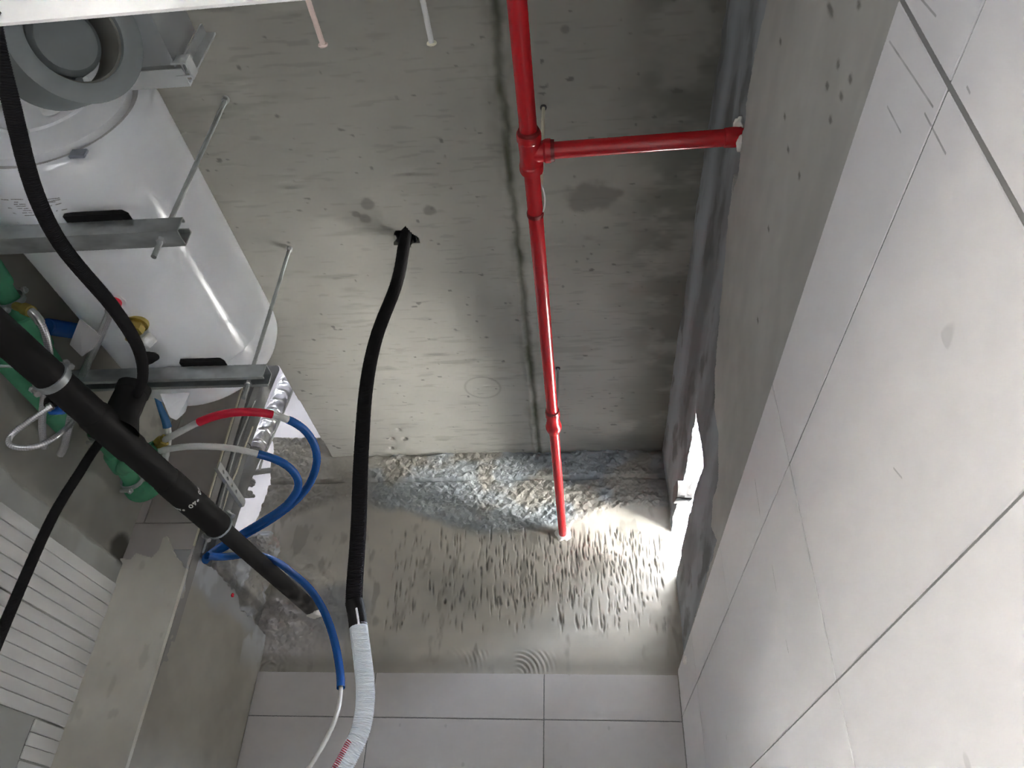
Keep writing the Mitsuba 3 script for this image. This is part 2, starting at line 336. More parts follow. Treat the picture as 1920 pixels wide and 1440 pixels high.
# right wall: grey mortar behind, plaster coat, tiles, slot to the outside
right = struct('wall_right', 'right wall with grey mortar at the top, plaster coat and large pale tiles below')
XB = .338
slot = Polygon([tuple(PX(a, b, XB)[1:]) for a, b in ((1306, 772), (1319, 868), (1311, 892), (1300, 930), (1287, 985), (1273, 1056), (1266, 1085))] +
               [(2.74, 1.07), (2.74, 1.235)] + [tuple(PX(a, b, XB)[1:]) for a, b in ((1262, 972), (1272, 935), (1284, 895), (1297, 820))])
def rw_disp(p, u, v):
    z = p[..., 2]
    return (nz(p, 9, 51)-.5)*.012 + (nz(p, 40, 52)-.5)*.005 + .010*ss(1.40, 1.58, z)*nz(p, (1, 8, 8), 53)
def rw_col(p, u, v, h):
    y, z = p[..., 1], p[..., 2]
    c = lerp3((.17, .18, .185), (.25, .27, .285), ss(.35, .65, nz(p, (1, 3, 8), 54)))
    c = lerp3(c, (.29, .32, .345), .8*np.exp(-((z-1.50-.03*(nz(p, (1, 5, 1), 55)-.5))/.045)**2))
    c = lerp3(c, (.11, .115, .11), .7*ss(.55, .7, nz(p, (1, 6, 12), 56)))
    return c
m, c = slab((XB, -1.2, .66), (0, 0, 1), (0, 1, 0), 240, 800, .96, 3.90, .008, rw_disp, rw_col,
            lambda u, v: ~contains_xy(slot, v-1.2 + .4*EN(v*2, u*2), u+.66 + .4*EN(u*2, v*2)))
part(right, 'mortar', m, 'm_relief', True, color=c)
part(right, 'core', cat([box((XB+.012, -1.2, -1.5), (XB+.035, 2.70, .70)), box((XB+.007, -1.2, .70), (XB+.04, 1.55, ZC+.1)), box((XB+.007, 1.55, 1.33), (XB+.04, 2.8, ZC+.1)), box((XB+.007, 1.55, .70), (XB+.04, 2.8, .95))]), 'm_floor')
XPL = .3145
pl_px = [(1452, -60), (1438, 0), (1420, 90), (1402, 180), (1398, 232), (1390, 270), (1384, 330), (1374, 362), (1377, 322), (1366, 400), (1352, 560), (1341, 700), (1340, 770), (1347, 810), (1347, 900), (1336, 940), (1333, 990), (1344, 1012), (1320, 1100), (1305, 1150), (1296, 1182), (1276, 1250)]
pl_poly = Polygon([tuple(PX(a, b, XPL)[1:]) for a, b in pl_px] + [(2.62, .66), (-1.2, .66), (-1.2, 1.30)]).buffer(0)
def pl_disp(p, u, v): return (nz(p, 4, 61)-.5)*.006 + (nz(p, 30, 62)-.5)*.0015
plspots = [PX(a, b, XPL)[1:] for a, b in ((1557, 20), (1612, 8), (1573, 120), (1597, 148), (1552, 162), (1471, 218), (1559, 224), (1478, 280), (1463, 78), (1580, 180), (1500, 330), (1440, 430), (1420, 600))]
def pl_col(p, u, v, h):
    y, z = p[..., 1], p[..., 2]
    c = lerp3((.30, .295, .275), (.36, .355, .335), ss(.3, .7, nz(p, (1, 4, 4), 63)))
    c = c*(.9 + .2*nz(p, (1, 20, 30), 64))[..., None]
    for k, (a, b) in enumerate(plspots): c = lerp3(c, (.12, .115, .10), .8*ss(1.3, .6, np.hypot((y-a)/.005, (z-b)/(.007 if k else .018)) + .5*(nz(p, 90, 65)-.5)))
    lo = ss(.80, .715, z)*ss(.4, .6, nz(p, (1, 9, 20), 66)); c = lerp3(c, (.28, .275, .26), .6*lo)
    return c
m, c = slab((XPL, -1.2, .66), (0, 0, 1), (0, 1, 0), 190, 960, .76, 3.84, .028, pl_disp, pl_col,
            lambda u, v: contains_xy(pl_poly, v-1.2 + .5*EN(v*2, u*2), u+.66 + .5*EN(u*2, v*2)))
part(right, 'plaster_coat', m, 'm_relief', True, color=c)
zr = [.7175, .569, .2565, -.056, -.3685, -.681, -.9935, -1.306, -1.5]
tiles(right, 'y', [(-1.2, 0), (-.245, 0), (.378, .0022), (1.0005, 0), (1.623, -.0008), (2.2455, -.0008), (YB, 0)], zr, XR, .012, .0028)
part(right, 'adhesive', box((XR+.0014, -1.2, -1.5), (XB+.02, YB+.01, .7145)), 'm_joint')

# left wall with its ribbed tiles
left = struct('wall_left', 'left wall with ribbed white tiles below and bare grey plaster above')
def lw_disp(p, u, v):
    y, z = p[..., 1], p[..., 2]
    h = (nz(p, 5, 71)-.5)*.014 + (nz(p, 25, 72)-.5)*.004
    h += .014*ss(.855, .835, z + .03*(nz(p, (1, 9, 9), 73)-.5))
    return h
def lw_col(p, u, v, h):
    y, z = p[..., 1], p[..., 2]
    c = lerp3((.27, .265, .24), (.34, .335, .305), ss(.35, .65, nz(p, (1, 4, 4), 74)))*(.85 + .3*nz(p, (1, 14, 14), 75))[..., None]
    c = lerp3(c, (.36, .375, .365), .8*ss(.86, .83, z + .04*(nz(p, (1, 9, 9), 73)-.5)))
    c = lerp3(c, (.22, .215, .19), .5*ss(.5, .65, nz(p, (1, 6, 3), 76)))
    c = lerp3(c, (.42, .41, .375), .75*ss(1.80, 1.86, y + .03*(nz(p, (1, 12, 12), 78)-.5))*ss(1.12, 1.20, z)*ss(.30, .5, nz(p, (1, 30, 30), 79)))
    q = PX(225, 1030, XL); d = np.hypot((y-q[1])/.05, (z-q[2])/.045); c = lerp3(c, (.06, .058, .05), .9*ss(1.3, .7, d + .5*(nz(p, 30, 77)-.5)))  # darkness of the corner hole painted onto the plaster
    return c
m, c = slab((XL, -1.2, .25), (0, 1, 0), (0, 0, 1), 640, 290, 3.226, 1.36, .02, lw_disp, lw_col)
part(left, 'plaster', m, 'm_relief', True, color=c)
LY0, LY1, LZ0, LZ1 = -.68, .45, -1.1, .36      # opening added in the left wall to light the right tiles
part(left, 'core', cat([box((XL-.12, -1.2, LZ1), (XL-.015, YP+.05, ZC+.1)), box((XL-.12, -1.2, -1.5), (XL-.015, LY0, LZ1)), box((XL-.12, LY1, -1.5), (XL-.015, YP+.05, LZ1)), box((XL-.12, LY0, -1.5), (XL-.015, LY1, LZ0))]), 'm_floor')
zrow = [(.777, .606, 5), (.6045, .378, 7), (.3765, .283, 3), (.2815, .09, 6), (.088, -.13, 7)]
yj = [.88, 1.48, YP-.002]
def rib_tile(y0, y1, z1, z0, n, cut=None):
    t = part(left, 'tile', box((XL+.0, y0+.001, z0+.0012), (XL+.014, y1-.001, z1-.0012)), 'm_joint', False)
    hgt = (z1-z0-.002)/n
    for k in range(n):
        a = z0 + .001 + k*hgt
        part(t, 'rib', box((XL+.010, y0+.0015, a+.0009), (XL+.0185+rng.uniform(-.0006, .0006), y1-.0015+rng.uniform(-.001, .001), a+hgt-.0009), .0012), 'm_rib', False)
for r_, (z1, z0, n) in enumerate(zrow):
    for y0, y1 in zip(yj[:-1], yj[1:]):
        if r_ >= 2 and y1 > 1.4:
            if y1 > 2: rib_tile(1.89, y1, z1, z0, n)
            continue
        rib_tile(y0, y1, z1, z0, n)

# pier beside the shaft: taupe tiles above, plaster below
pier = struct('wall_pier', 'short pier at the left corner, taupe panels above and beige plaster below')
part(pier, 'core', cat([box((XL-.01, YP+.012, -1.5), (XP-.002, YP+.05, ZC+.1))]), 'm_floor')
part(pier, 'panel', box((XL, YP, .979), (-1.3825, YP+.014, ZC), .0008), 'm_taupe', False)
part(pier, 'panel', box((-1.3795, YP, .979), (XP-.006, YP+.014, ZC), .0008), 'm_taupe', False)
part(pier, 'panel', box((XL, YP, .70), (XP-.006, YP+.014, .9765), .0008), 'm_taupe', False)
part(pier, 'edge_trim', box((XP-.006, YP-.0015, .90), (XP, YP+.003, ZC), .0006), 'm_cream', False, label='thin cream edge strip')
pp = [PY(a, b, YP-.01)[[0, 2]] for a, b in ((205, 1062), (222, 1046), (245, 1050), (255, 1038), (285, 1046), (300, 1030), (307, 1008), (313, 1006), (322, 1028), (330, 1045), (338, 1052), (346, 1068), (354, 1062), (362, 1046), (370, 1034))]
pp_poly = Polygon([tuple(q) for q in pp] + [(XP+.012, .93), (XP+.012, -1.5), (XL-.02, -1.5), (XL-.02, .88)]).buffer(0)
def pp_disp(p, u, v): return (nz(p, 6, 81)-.5)*.003 + (nz(p, 40, 82)-.5)*.0010
def pp_col(p, u, v, h):
    c = lerp3((.46, .445, .40), (.54, .525, .475), ss(.3, .7, nz(p, (4, 4, 4), 83)))*(.9 + .2*nz(p, (24, 24, 14), 84))[..., None]
    c = lerp3(c, (.30, .285, .25), .3*ss(.66, .74, nz(p, (30, 30, 12), 85)))
    return c
m, c = slab((XL-.004, YP-.012, -.1), (1, 0, 0), (0, 0, 1), 60, 280, .226, 1.12, .014, pp_disp, pp_col, lambda u, v: contains_xy(pp_poly, u+XL-.004, v-.1))
part(pier, 'plaster', m, 'm_relief', True, color=c)

# return wall between pier and back wall, broken off below the opening of the shaft
ret = struct('wall_return', 'beige plastered return wall with a broken top below the shaft opening')
rp = [PX(a, b, XP)[1:] for a, b in ((372, 1040), (384, 1046), (396, 1052), (404, 1064), (414, 1082), (430, 1094), (446, 1112), (452, 1140), (474, 1160), (492, 1182), (503, 1192))]
rt_poly = Polygon([(2.0, -1.5), (2.0, rp[0][1])] + [tuple(q) for q in rp] + [(2.75, .83), (2.75, -1.5)])
def rt_disp(p, u, v): return (nz(p, 5, 91)-.5)*.012 + (nz(p, 30, 92)-.5)*.003 - .012*ss(.78, .86, p[..., 2] + .08*(nz(p, 12, 93)-.5))*nz(p, 18, 94)
def rt_col(p, u, v, h):
    y, z = p[..., 1], p[..., 2]
    c = lerp3((.25, .24, .21), (.30, .29, .255), ss(.3, .7, nz(p, (1, 4, 2), 95)))*(.88 + .24*nz(p, (1, 18, 18), 96))[..., None]
    c = lerp3(c, (.30, .315, .33), .8*ss(.76, .82, z + .16*(nz(p, (1, 9, 9), 97)-.5)))
    c = lerp3(c, (.40, .42, .44), .7*ss(.68, .80, z + .02)*ss(.55, .66, nz(p, (1, 11, 8), 98)))
    return c
m, c = slab((XP, YP-.002, -.1), (0, 1, 0), (0, 0, 1), 170, 260, .69, 1.04, .10, rt_disp, rt_col, lambda u, v: contains_xy(rt_poly, u+YP-.002 + .8*EN(u*2, v*2), v-.1 + .8*EN(v*2, u*2)))
part(ret, 'plaster', m, 'm_relief', True, color=c)
rb_poly = Polygon([(2.02, .6)] + [tuple(PX(a, b, -1.222)[1:]) for a, b in ((372, 1046), (392, 1040), (412, 1030), (436, 1020), (458, 1012), (478, 1010), (505, 1000))] + [(2.75, 1.2), (2.75, .6)])
def rb_disp(p, u, v): return (nz(p, 14, 101)-.5)*.05 + (nz(p, 50, 102)-.5)*.02
def rb_col(p, u, v, h):
    c = lerp3((.26, .26, .255), (.36, .35, .33), ss(.35, .65, nz(p, (1, 12, 12), 103)))
    c = lerp3(c, (.46, .48, .51), .8*ss(.54, .64, nz(p, (1, 9, 7), 104)))
    c = lerp3(c, (.34, .25, .23), .6*ss(.60, .68, nz(p, (1, 10, 10), 105)))
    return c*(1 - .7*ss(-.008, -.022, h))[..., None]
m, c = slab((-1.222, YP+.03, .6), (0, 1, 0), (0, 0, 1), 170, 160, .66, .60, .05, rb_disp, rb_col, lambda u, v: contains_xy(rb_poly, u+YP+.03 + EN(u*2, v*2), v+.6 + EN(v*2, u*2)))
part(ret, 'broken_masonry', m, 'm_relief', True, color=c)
part(ret, 'core', box((XP-.11, YP+.03, -1.5), (XP-.012, YC+.05, .78)), 'm_floor')

# the shaft behind, open to the sky
sh = struct('wall_shaft', 'white walls of the shaft behind the opening')
part(sh, 'back_wall', box((-2.1, 3.0, -1.5), (-.9, 3.08, 6.5)), 'm_shaft', False)
part(sh, 'left_wall', box((-2.1, YP+.05, -1.5), (-2.02, 3.0, 6.5)), 'm_shaft', False)
part(sh, 'front_wall', cat([box((-2.1, YP+.03, -1.5), (XL-.11, YP+.05, ZC+.1)), box((-2.1, 1.95, ZC+.12), (-.98, YP+.01, 6.5))]), 'm_shaft', False)
part(sh, 'right_wall', box((-1.06, YP+.01, ZC+.02), (-.98, 3.0, 6.5)), 'm_shaft', False)

# rest of the room; unseen buildings, ledge and partition added to shape the light
fl = struct('floor', 'plain screed floor'); solo(fl, box((-2.1, -1.3, -1.6), (.45, 3.08, -1.5)), 'm_floor', False)
fw = struct('wall_front', 'wall behind the lens with a small opening added to light the pier')
OX0, OX1, OZ0, OZ1 = -1.40, -1.02, .47, .90  # opening added here to throw light on the pier
part(fw, 'masonry', cat([box((-1.6, -.80, -1.5), (OX0, -.7, ZC+.1)), box((OX1, -.80, -1.5), (.40, -.7, ZC+.1)), box((OX0, -.80, OZ1), (OX1, -.7, ZC+.1)), box((OX0, -.80, -1.5), (OX1, -.7, OZ0))]), 'm_floor', False)
nb = struct('wall_added_outside', 'unseen block added outside the right wall to mask the low sky'); solo(nb, box((12, -14, -2), (13, 18, 7.5)), 'm_floor', False)  # unseen block added to mask low sky from the slot
lg = struct('trim_added_ledge', 'unseen ledge added outside the slot to cut off steep light'); solo(lg, box((XB+.04, -.8, .15), (1.85, 4.5, .30)), 'm_floor', False)  # unseen slab added to stop steep light reaching the slot
pt = struct('wall_added_partition', 'unseen partition added beside the lens, its opening shaping the side light')  # unseen partition added to aim side light at the near right wall
part(pt, 'masonry', cat([box((-.95, -.7, -1.5), (-.90, -.60, .45)), box((-.95, .35, -1.5), (-.90, .45, .45)), box((-.95, -.60, .16), (-.90, .35, .45)), box((XL, .40, -1.5), (-.95, .45, .45)), box((XL, -.7, .40), (-.95, .45, .45))]), 'm_floor', False)
lb = struct('wall_added_left', 'unseen pale building added on the left to reflect light in'); solo(lb, box((-12, -6, -1.62), (-9, 9, 16)), 'm_pale', False)  # unseen building added; its sunlit face lights the left opening
fb = struct('wall_added_behind', 'unseen tall building added behind the lens to block the sun'); solo(fb, box((-3, -7, -1.62), (14, -6, 16)), 'm_shade', False)  # unseen building added to keep the sun off the openings
yd = struct('floor_added_yard', 'unseen yard floor added to hide the bright ground from the openings'); solo(yd, cat([box((-9, -6, -1.68), (3.2, -.81, -1.62)), box((-9, -.81, -1.68), (-2.2, 9, -1.62))]), 'm_floor', False)  # unseen ground added so the openings face a shaded floor

#OBJECTS
# ------------------------------------------------------------------ water heater slung under the slab
XH, ZH, RH = -1.118, 1.372, .2225
def on_heater(x, y, off=0.0):
    d = ray(x, y); a = d[0]**2 + d[2]**2; b = d[0]*XH + d[2]*ZH; cc = XH**2 + ZH**2 - (RH+off)**2
    return d*(b - math.sqrt(max(b*b - a*cc, 0)))/a
wh = thing('water_heater', 'large white enamel water heater cylinder hung flat under the ceiling at left', 'water heater')
AX = (0, 1., 0)
part(wh, 'body', lathe((XH, 0, ZH), AX, [(.190, .842), (.205, .848), (.2165, .862), (RH, .885), (RH, 1.520), (RH-.0012, 1.523), (RH-.0012, 1.527), (RH, 1.530), (RH, 1.600), (.2195, 1.630), (.210, 1.652), (.190, 1.672), (.16, 1.690), (.11, 1.705), (.06, 1.713), (0, 1.716)], 96), 'm_enamel', 35)
part(wh, 'end_cap', lathe((XH, 0, ZH), AX, [(0, .815), (.100, .815), (.1035, .812), (.107, .8115), (.111, .816), (.150, .822), (.172, .832), (.176, .840), (.176, .850)], 96), 'm_enamel_soft', 35, label='white domed end cap with stepped rings')
part(wh, 'rim_groove', lathe((XH, 0, ZH), AX, [(.1755, .846), (.191, .846)], 96), 'm_grey_plate', False)
q = PY(92, 196, .80)
k = part(wh, 'knob', lathe(q, (0, -1, 0), [(0, .02), (.012, .02), (.014, .016), (.014, -.01)], 24), 'm_red_plastic', 35, label='red round knob on the end cap')
part(wh, 'knob_ring', lathe(q, (0, -1, 0), [(.014, .004), (.021, .004), (.022, 0), (.022, -.012)], 24), 'm_white_plastic', 35)
q = PY(30, 240, .80)
part(wh, 'cover_screw', lathe(q, (0, -1, 0), [(0, .008), (.012, .007), (.016, .003), (.018, -.015)], 24), 'm_steel', 35, label='bright metal cover screw')
a, b = PY(128, 296, .833), PY(164, 284, .833)
part(wh, 'smudge', cat([box(np.minimum(a, b)+(0, -.004, 0), np.maximum(a, b)+(0, .004, .006), .002)]), 'm_slate_patch', False, label='blue-grey tape patch')
def print_line(x0, y0, x1, y1, w=.0022):
    n = 6; pts = [on_heater(x0+(x1-x0)*t, y0+(y1-y0)*t, .0004) for t in np.linspace(0, 1, n)]
    v, f = [], []
    for p in pts:
        v += [p + (0, -w/2, 0), p + (0, w/2, 0)]
    for i in range(n-1): f += [[2*i, 2*i+1, 2*i+3], [2*i, 2*i+3, 2*i+2]]
    return trimesh.Trimesh(np.array(v), np.array(f), process=False)
lines = [(2, 374, 16, 375), (20, 374, 43, 374), (26, 379, 34, 379), (26, 383.5, 33, 383), (36, 383, 48, 383), (30, 387, 49, 386.5), (33, 391, 42, 391), (44, 391.5, 53, 391), (43, 395, 59, 395), (42, 399.5, 51, 399), (53, 399, 60, 399), (46, 404, 66, 403.5), (15, 390, 22, 390.5), (24, 399, 30, 401), (31, 415, 35, 418), (89, 374, 112, 371), (90, 378, 113, 374), (104, 384, 115, 381), (94, 386, 98, 385.5), (105, 396, 108, 395), (115, 394, 126, 392), (88, 380.5, 104, 378)]
for l_ in lines: part(wh, 'printed_line', print_line(*l_), 'm_label_ink', False)
# outlets below
q1, q2 = on_heater(214, 566), on_heater(258, 606)
q1[2], q2[2] = ZH-RH+.006, ZH-RH+.006
o1 = part(wh, 'outlet', lathe(q1, (0, 0, -1), [(.017, -.012), (.017, .010), (.012, .010), (.012, .020), (0, .020)], 24), 'm_red_plastic', 35, label='red outlet collar')
part(o1, 'flange', lathe(q1, (0, 0, -1), [(.027, -.02), (.027, -.001), (.025, .001), (.016, .001)], 24), 'm_enamel_soft', 35)
o2 = part(wh, 'safety_valve', cat([lathe(q2, (0, 0, -1), [(.024, -.014), (.026, 0), (.026, .006), (.018, .008)], 28), hexnut(q2+(0, 0, -.018), (0, 0, 1), .021, .022), cyl(q2+(0, 0, -.026), q2+(0, 0, -.055), .012)]), 'm_brass', 35, label='brass safety valve below the tank')
w = PD(275, 640, np.dot(M[2], q2)+.012)
part(o2, 'cap', cyl(w+(.012, 0, .016), w+(-.004, 0, -.014), .0145, c=.004), 'm_white_plastic', 35, label='white plastic cap')
# black strips between heater and channels, and torn film
for (px0, px1, py_, yy) in ((112, 232, 424, .945), (330, 415, 702, 1.44)):
    a, b = PY(px0, py_, yy), PY(px1, py_, yy)
    v = [];
    for t in np.linspace(0, 1, 9):
        x = a[0]+(b[0]-a[0])*t; z = min(ZH - math.sqrt(max((RH+.0015)**2 - (x-XH)**2, 0)), 1.1605 if t < .97 else 1.150); v.append((x, z))
    pl = Polygon([(x, z) for x, z in v] + [(v[-1][0], min(v[-1][1], 1.150)-.004)] + [(x, 1.1475) for x, z in v[::-1]]).buffer(0)
    e = trimesh.creation.extrude_polygon(pl if pl.geom_type == 'Polygon' else max(pl.geoms, key=lambda g: g.area), .05)
    e.vertices = e.vertices[:, [0, 2, 1]]*(1, 1, 1) + (0, yy-.005, 0); e.invert()
    t_ = thing('black_strip', 'black strip filling the gap between water heater and ' + ('near' if yy < 1 else 'far') + ' steel channel', 'pad')
    solo(t_, e, 'm_black_rubber', False)

# ------------------------------------------------------------------ channels and threaded rods
def channel(y, x1, openb, label):
    t = thing('steel_channel', label, 'steel channel'); w, h, th, z0 = .042, .041, .003, 1.106
    if openb:
        sec = [(-w/2, 0), (-w/2+.010, 0), (-w/2+.010, th), (-w/2+th, th), (-w/2+th, h-th), (w/2-th, h-th), (w/2-th, th), (w/2-.010, th), (w/2-.010, 0), (w/2, 0), (w/2, h), (-w/2, h)]
    else:
        sec = [(-w/2, 0), (w/2, 0), (w/2, h), (w/2-.012, h), (w/2-.012, h-th), (w/2-th, h-th), (w/2-th, th), (-w/2+th, th), (-w/2+th, h-th), (-w/2+.012, h-th), (-w/2+.012, h), (-w/2, h)]
    e = trimesh.creation.extrude_polygon(Polygon(sec), x1-XL-.002)
    e.vertices = np.stack([e.vertices[:, 2]+XL+.002, e.vertices[:, 0]+y, e.vertices[:, 1]+z0], 1)
    part(t, 'profile', e, 'm_galv', False); return t
R1, R2 = (-.845, .977), (-.854, 1.472)
c1 = channel(R1[1], PY(342, 443, R1[1])[0], False, 'galvanised steel channel carrying the near end of the water heater')
c2 = channel(R2[1], PY(499, 712, R2[1])[0], True, 'galvanised steel channel carrying the far end of the water heater, above the red tube')
for (x, y), lab in ((R1, 'threaded steel rod hanging near channel from ceiling, crossing the white heater'), (R2, 'threaded steel rod through the far channel beside the rounded heater end')):
    t = thing('threaded_rod', lab, 'threaded rod')
    part(t, 'shaft', ribbed([(x+.004, y, ZC-.002), (x, y, 1.055)], .0050, .004, .0006, 12), 'm_galv', 30)
    part(t, 'anchor', cat([cyl((x+.004, y, ZC), (x+.004, y, ZC-.006), .009), hexnut((x+.004, y, ZC-.010), (0, 0, 1), .009, .008)]), 'm_steel', 30)
    part(t, 'nut', hexnut((x, y, 1.102), (0, 0, 1), .010, .008), 'm_steel', 30)

# ------------------------------------------------------------------ ventilation duct pieces, top left
d_ = thing('duct_collar', 'dark grey round duct collar hanging above the near end of the water heater', 'duct')
C = PD(128, 72, 1.14); ax = -C/np.linalg.norm(C) + .42*M[0] - .26*M[1]; ax /= np.linalg.norm(ax)
part(d_, 'ring', lathe(C, ax, [(.070, -.035), (.070, .030), (.076, .034), (.088, .034), (.100, .030), (.094, .028), (.094, -.030), (.092, -.10)], 64), 'm_duct', 35)
part(d_, 'lip', lathe(C, ax, [(.070, .020), (.066, .020), (.066, -.06)], 64), 'm_duct_inner', 35)
part(d_, 'hub', lathe(C, ax, [(0, -.005), (.045, -.008), (.053, -.016), (.055, -.06)], 48), 'm_duct', 35)
a_, b_, _ = frame(ax)
for k in range(3):
    th = k*2*math.pi/3 + .5; e = math.cos(th)*a_ + math.sin(th)*b_
    part(d_, 'spoke', tube([C + e*.05 - ax*.03, C + e*.07 - ax*.03], .006, 8), 'm_duct', 35)
bx = thing('duct_box', 'bent grey sheet metal duct end with flanges beside the round collar', 'duct')
zb = 1.20
A, B = PZ(228, 132, zb), PZ(326, 118, zb); y1 = (A[1]+B[1])/2; xb0, xb1 = PZ(190, 60, zb)[0], B[0]
part(bx, 'bottom', box((xb0, .42, zb), (xb1, y1, zb+.0025)), 'm_sheet', False)
part(bx, 'side', box((xb1-.0025, .42, zb), (xb1, y1+.004, zb+.12)), 'm_sheet', False)
part(bx, 'far_face', box((xb0, y1+.030, zb-.002), (xb1, y1+.0325, zb+.12)), 'm_sheet', False)
part(bx, 'bottom_lip', cat([box((A[0]-.004, y1+.006, zb-.004), (xb1+.012, y1+.040, zb-.0015)), box((A[0]-.004, y1+.036, zb-.004), (xb1+.012, y1+.040, zb+.012))]), 'm_sheet_light', False)
part(bx, 'corner_bracket', cat([box((xb1-.004, y1-.006, zb-.006), (xb1+.024, y1-.003, zb+.022)), box((xb1+.021, y1-.006, zb-.004), (xb1+.024, y1+.028, zb+.022)), box((xb1-.004, y1+.018, zb-.006), (xb1+.026, y1+.022, zb-.003))]), 'm_sheet_light', False)
part(bx, 'side_flange', cat([box((xb1, y1+.006, zb+.018), (xb1+.004, y1+.028, zb+.15)), box((xb1, y1+.024, zb+.018), (xb1+.022, y1+.028, zb+.15))]), 'm_sheet_light', False)
part(bx, 'seam', tube([(xb1-.060, .44, zb-.002), (xb1-.045, y1-.07, zb-.002), (xb1-.050, y1-.03, zb-.001)], .004, 8), 'm_sheet_light', 30)

# white board overhead and its two pegs
zbd = .93
E0, E1 = PZ(-40, 53, zbd), PZ(600, -2, zbd)
bd = thing('ceiling_board', 'bright white board edge across the top left corner, close overhead', 'board')
pl = Polygon([(E0[0]-.3, E0[1]+.3*(E0[1]-E1[1])/(E1[0]-E0[0])), (E0[0], E0[1]), (E1[0], E1[1]), (E1[0]+.35, E1[1]-.35*(E0[1]-E1[1])/(E1[0]-E0[0])), (E1[0]+.35, .18), (E0[0]-.3, .18)])
n_ = np.array([-(E1-E0)[1], (E1-E0)[0]]); n_ = n_/np.linalg.norm(n_); n_ = n_*np.sign(-n_[1])*.004
e0, e1 = E0[:2] - .3*(E1-E0)[:2]/np.linalg.norm((E1-E0)[:2]), E1[:2] + .25*(E1-E0)[:2]/np.linalg.norm((E1-E0)[:2])
solo(bd, trimesh.creation.extrude_polygon(Polygon([e0, e1, e1+n_, e0+n_]), .16).apply_translation((0, 0, zbd)), 'm_board', False)
for (x0, y0), (x1, y1_), mt, lab in (((578, -30), (605, 82), 'm_pinkish', 'pinkish plastic peg with a flat head sticking out past the white board'), ((803, -40), (809, 79), 'm_paleplug', 'grey plastic peg with a pale rimmed head at the top centre of the ceiling')):
    b = PZ(x1, y1_, zbd+.004); a = np.array([b[0]-.004, E1[1]-.10, zbd+.004])
    t = thing('plastic_peg', lab, 'peg')
    part(t, 'shank', cyl(a, b, .0036), mt, 30)
    part(t, 'head', cyl(b, b+(0, .003, 0), .0068, c=.001), 'm_pinkish' if mt == 'm_pinkish' else 'm_cream', 30)

# ------------------------------------------------------------------ red sprinkler pipe
ZP, XPp = 1.23, -.085
rp_ = thing('red_pipe', 'glossy red fire pipe along the ceiling with a branch into the right wall', 'pipe')
Y = lambda x, y: PZ(x, y, ZP)[1]
yt = Y(989, 285); RP = .0172
part(rp_, 'main_run', cyl((XPp-.003, .1, ZP), (XPp, yt-.03, ZP), RP, 40), 'm_red_paint', 30)
tee = part(rp_, 'tee', cat([lathe((XPp, yt, ZP), AX, [(.017, -.044), (.0235, -.044), (.0245, -.040), (.0245, -.030), (.0225, -.027), (.0215, 0), (.0225, .027), (.0245, .030), (.0245, .040), (.0235, .046), (.0165, .052)], 40),
           lathe((XPp, yt, ZP), (1, 0, 0), [(.0205, 0), (.0205, .026), (.0235, .030), (.0235, .041), (.0165, .041)], 40)]), 'm_red_paint', 30)
part(tee, 'thread_ring', lathe((XPp, yt-.047, ZP), AX, [(.017, -.004), (.021, -.003), (.0225, .003), (.017, .003)], 32), 'm_red_dark', 30)
part(tee, 'thread_ring', lathe((XPp+.044, yt, ZP), (1, 0, 0), [(.017, -.004), (.022, -.003), (.021, .004), (.0165, .004)], 32), 'm_red_dark', 30)
part(rp_, 'branch', cyl((XPp+.03, yt, ZP), (.345, yt-.008, ZP), .0165, 40), 'm_red_paint', 30)
part(rp_, 'wall_cuff', lathe((.300, yt-.007, ZP), (1, 0, 0), [(.0165, -.012), (.0185, -.010), (.0192, .0), (.0192, .02)], 32), 'm_red_paint', 30)
yr = Y(1036, 790)
part(rp_, 'middle_run', cyl((XPp, yt+.03, ZP), (XPp+.0015, yr-.02, ZP), .0165, 40), 'm_red_paint', 30)
part(rp_, 'clip_ring', lathe((XPp, Y(1005, 400), ZP), AX, [(.0164, -.005), (.0185, -.004), (.0185, .004), (.0164, .005)], 32), 'm_red_dark', 30)
rd = part(rp_, 'reducer', lathe((XPp+.0015, yr, ZP), AX, [(.0165, -.054), (.021, -.052), (.022, -.046), (.0215, -.030), (.0195, -.026), (.020, .0), (.0225, .016), (.0245, .024), (.0245, .034), (.0215, .046), (.0165, .060), (.015, .062)], 40), 'm_red_paint', 30)
part(rd, 'thread_ring', lathe((XPp+.0015, yr-.056, ZP), AX, [(.0165, -.006), (.0205, -.003), (.0205, .004), (.0165, .005)], 32), 'm_red_dark', 30)
q = path([(XPp+.0015, yr+.04, ZP), (XPp+.003, YC+.012, ZP)], .012)
part(rp_, 'thin_run', sweep(q, .0155 + .0006*(nz(q, (1, 30, 1), 5)[:, None]-.5)*np.ones((1, 32)), 32), 'm_red_paint', 30)
for (x, y, zb_), lab in (((*PZ(1019, 201, ZC)[:2], ZP+.012), 'thin pale steel hanger rod beside the red pipe tee'), ((*PZ(1046, 690, ZC)[:2], ZP+.012), 'short dark hanger pin behind the far half of the red pipe')):
    t = thing('hanger_rod', lab, 'rod')
    part(t, 'pin', cyl((x, y, ZC-.002), (x-.004, y, zb_), .0042), 'm_cream' if 'pale' in lab else 'm_galv', 30)
    part(t, 'plug', cyl((x, y, ZC), (x, y, ZC-.004), .008), 'm_dark', 30)
t = thing('wire_clip', 'small bent wire clip on the right side of the red pipe', 'clip')
yy = Y(1010, 380); solo(t, tube([(XPp+.012, yy-.03, ZP+.03), (XPp+.020, yy-.012, ZP+.022), (XPp+.021, yy+.012, ZP+.006), (XPp+.016, yy+.022, ZP-.004)], .0022, 8, .004), 'm_steel')
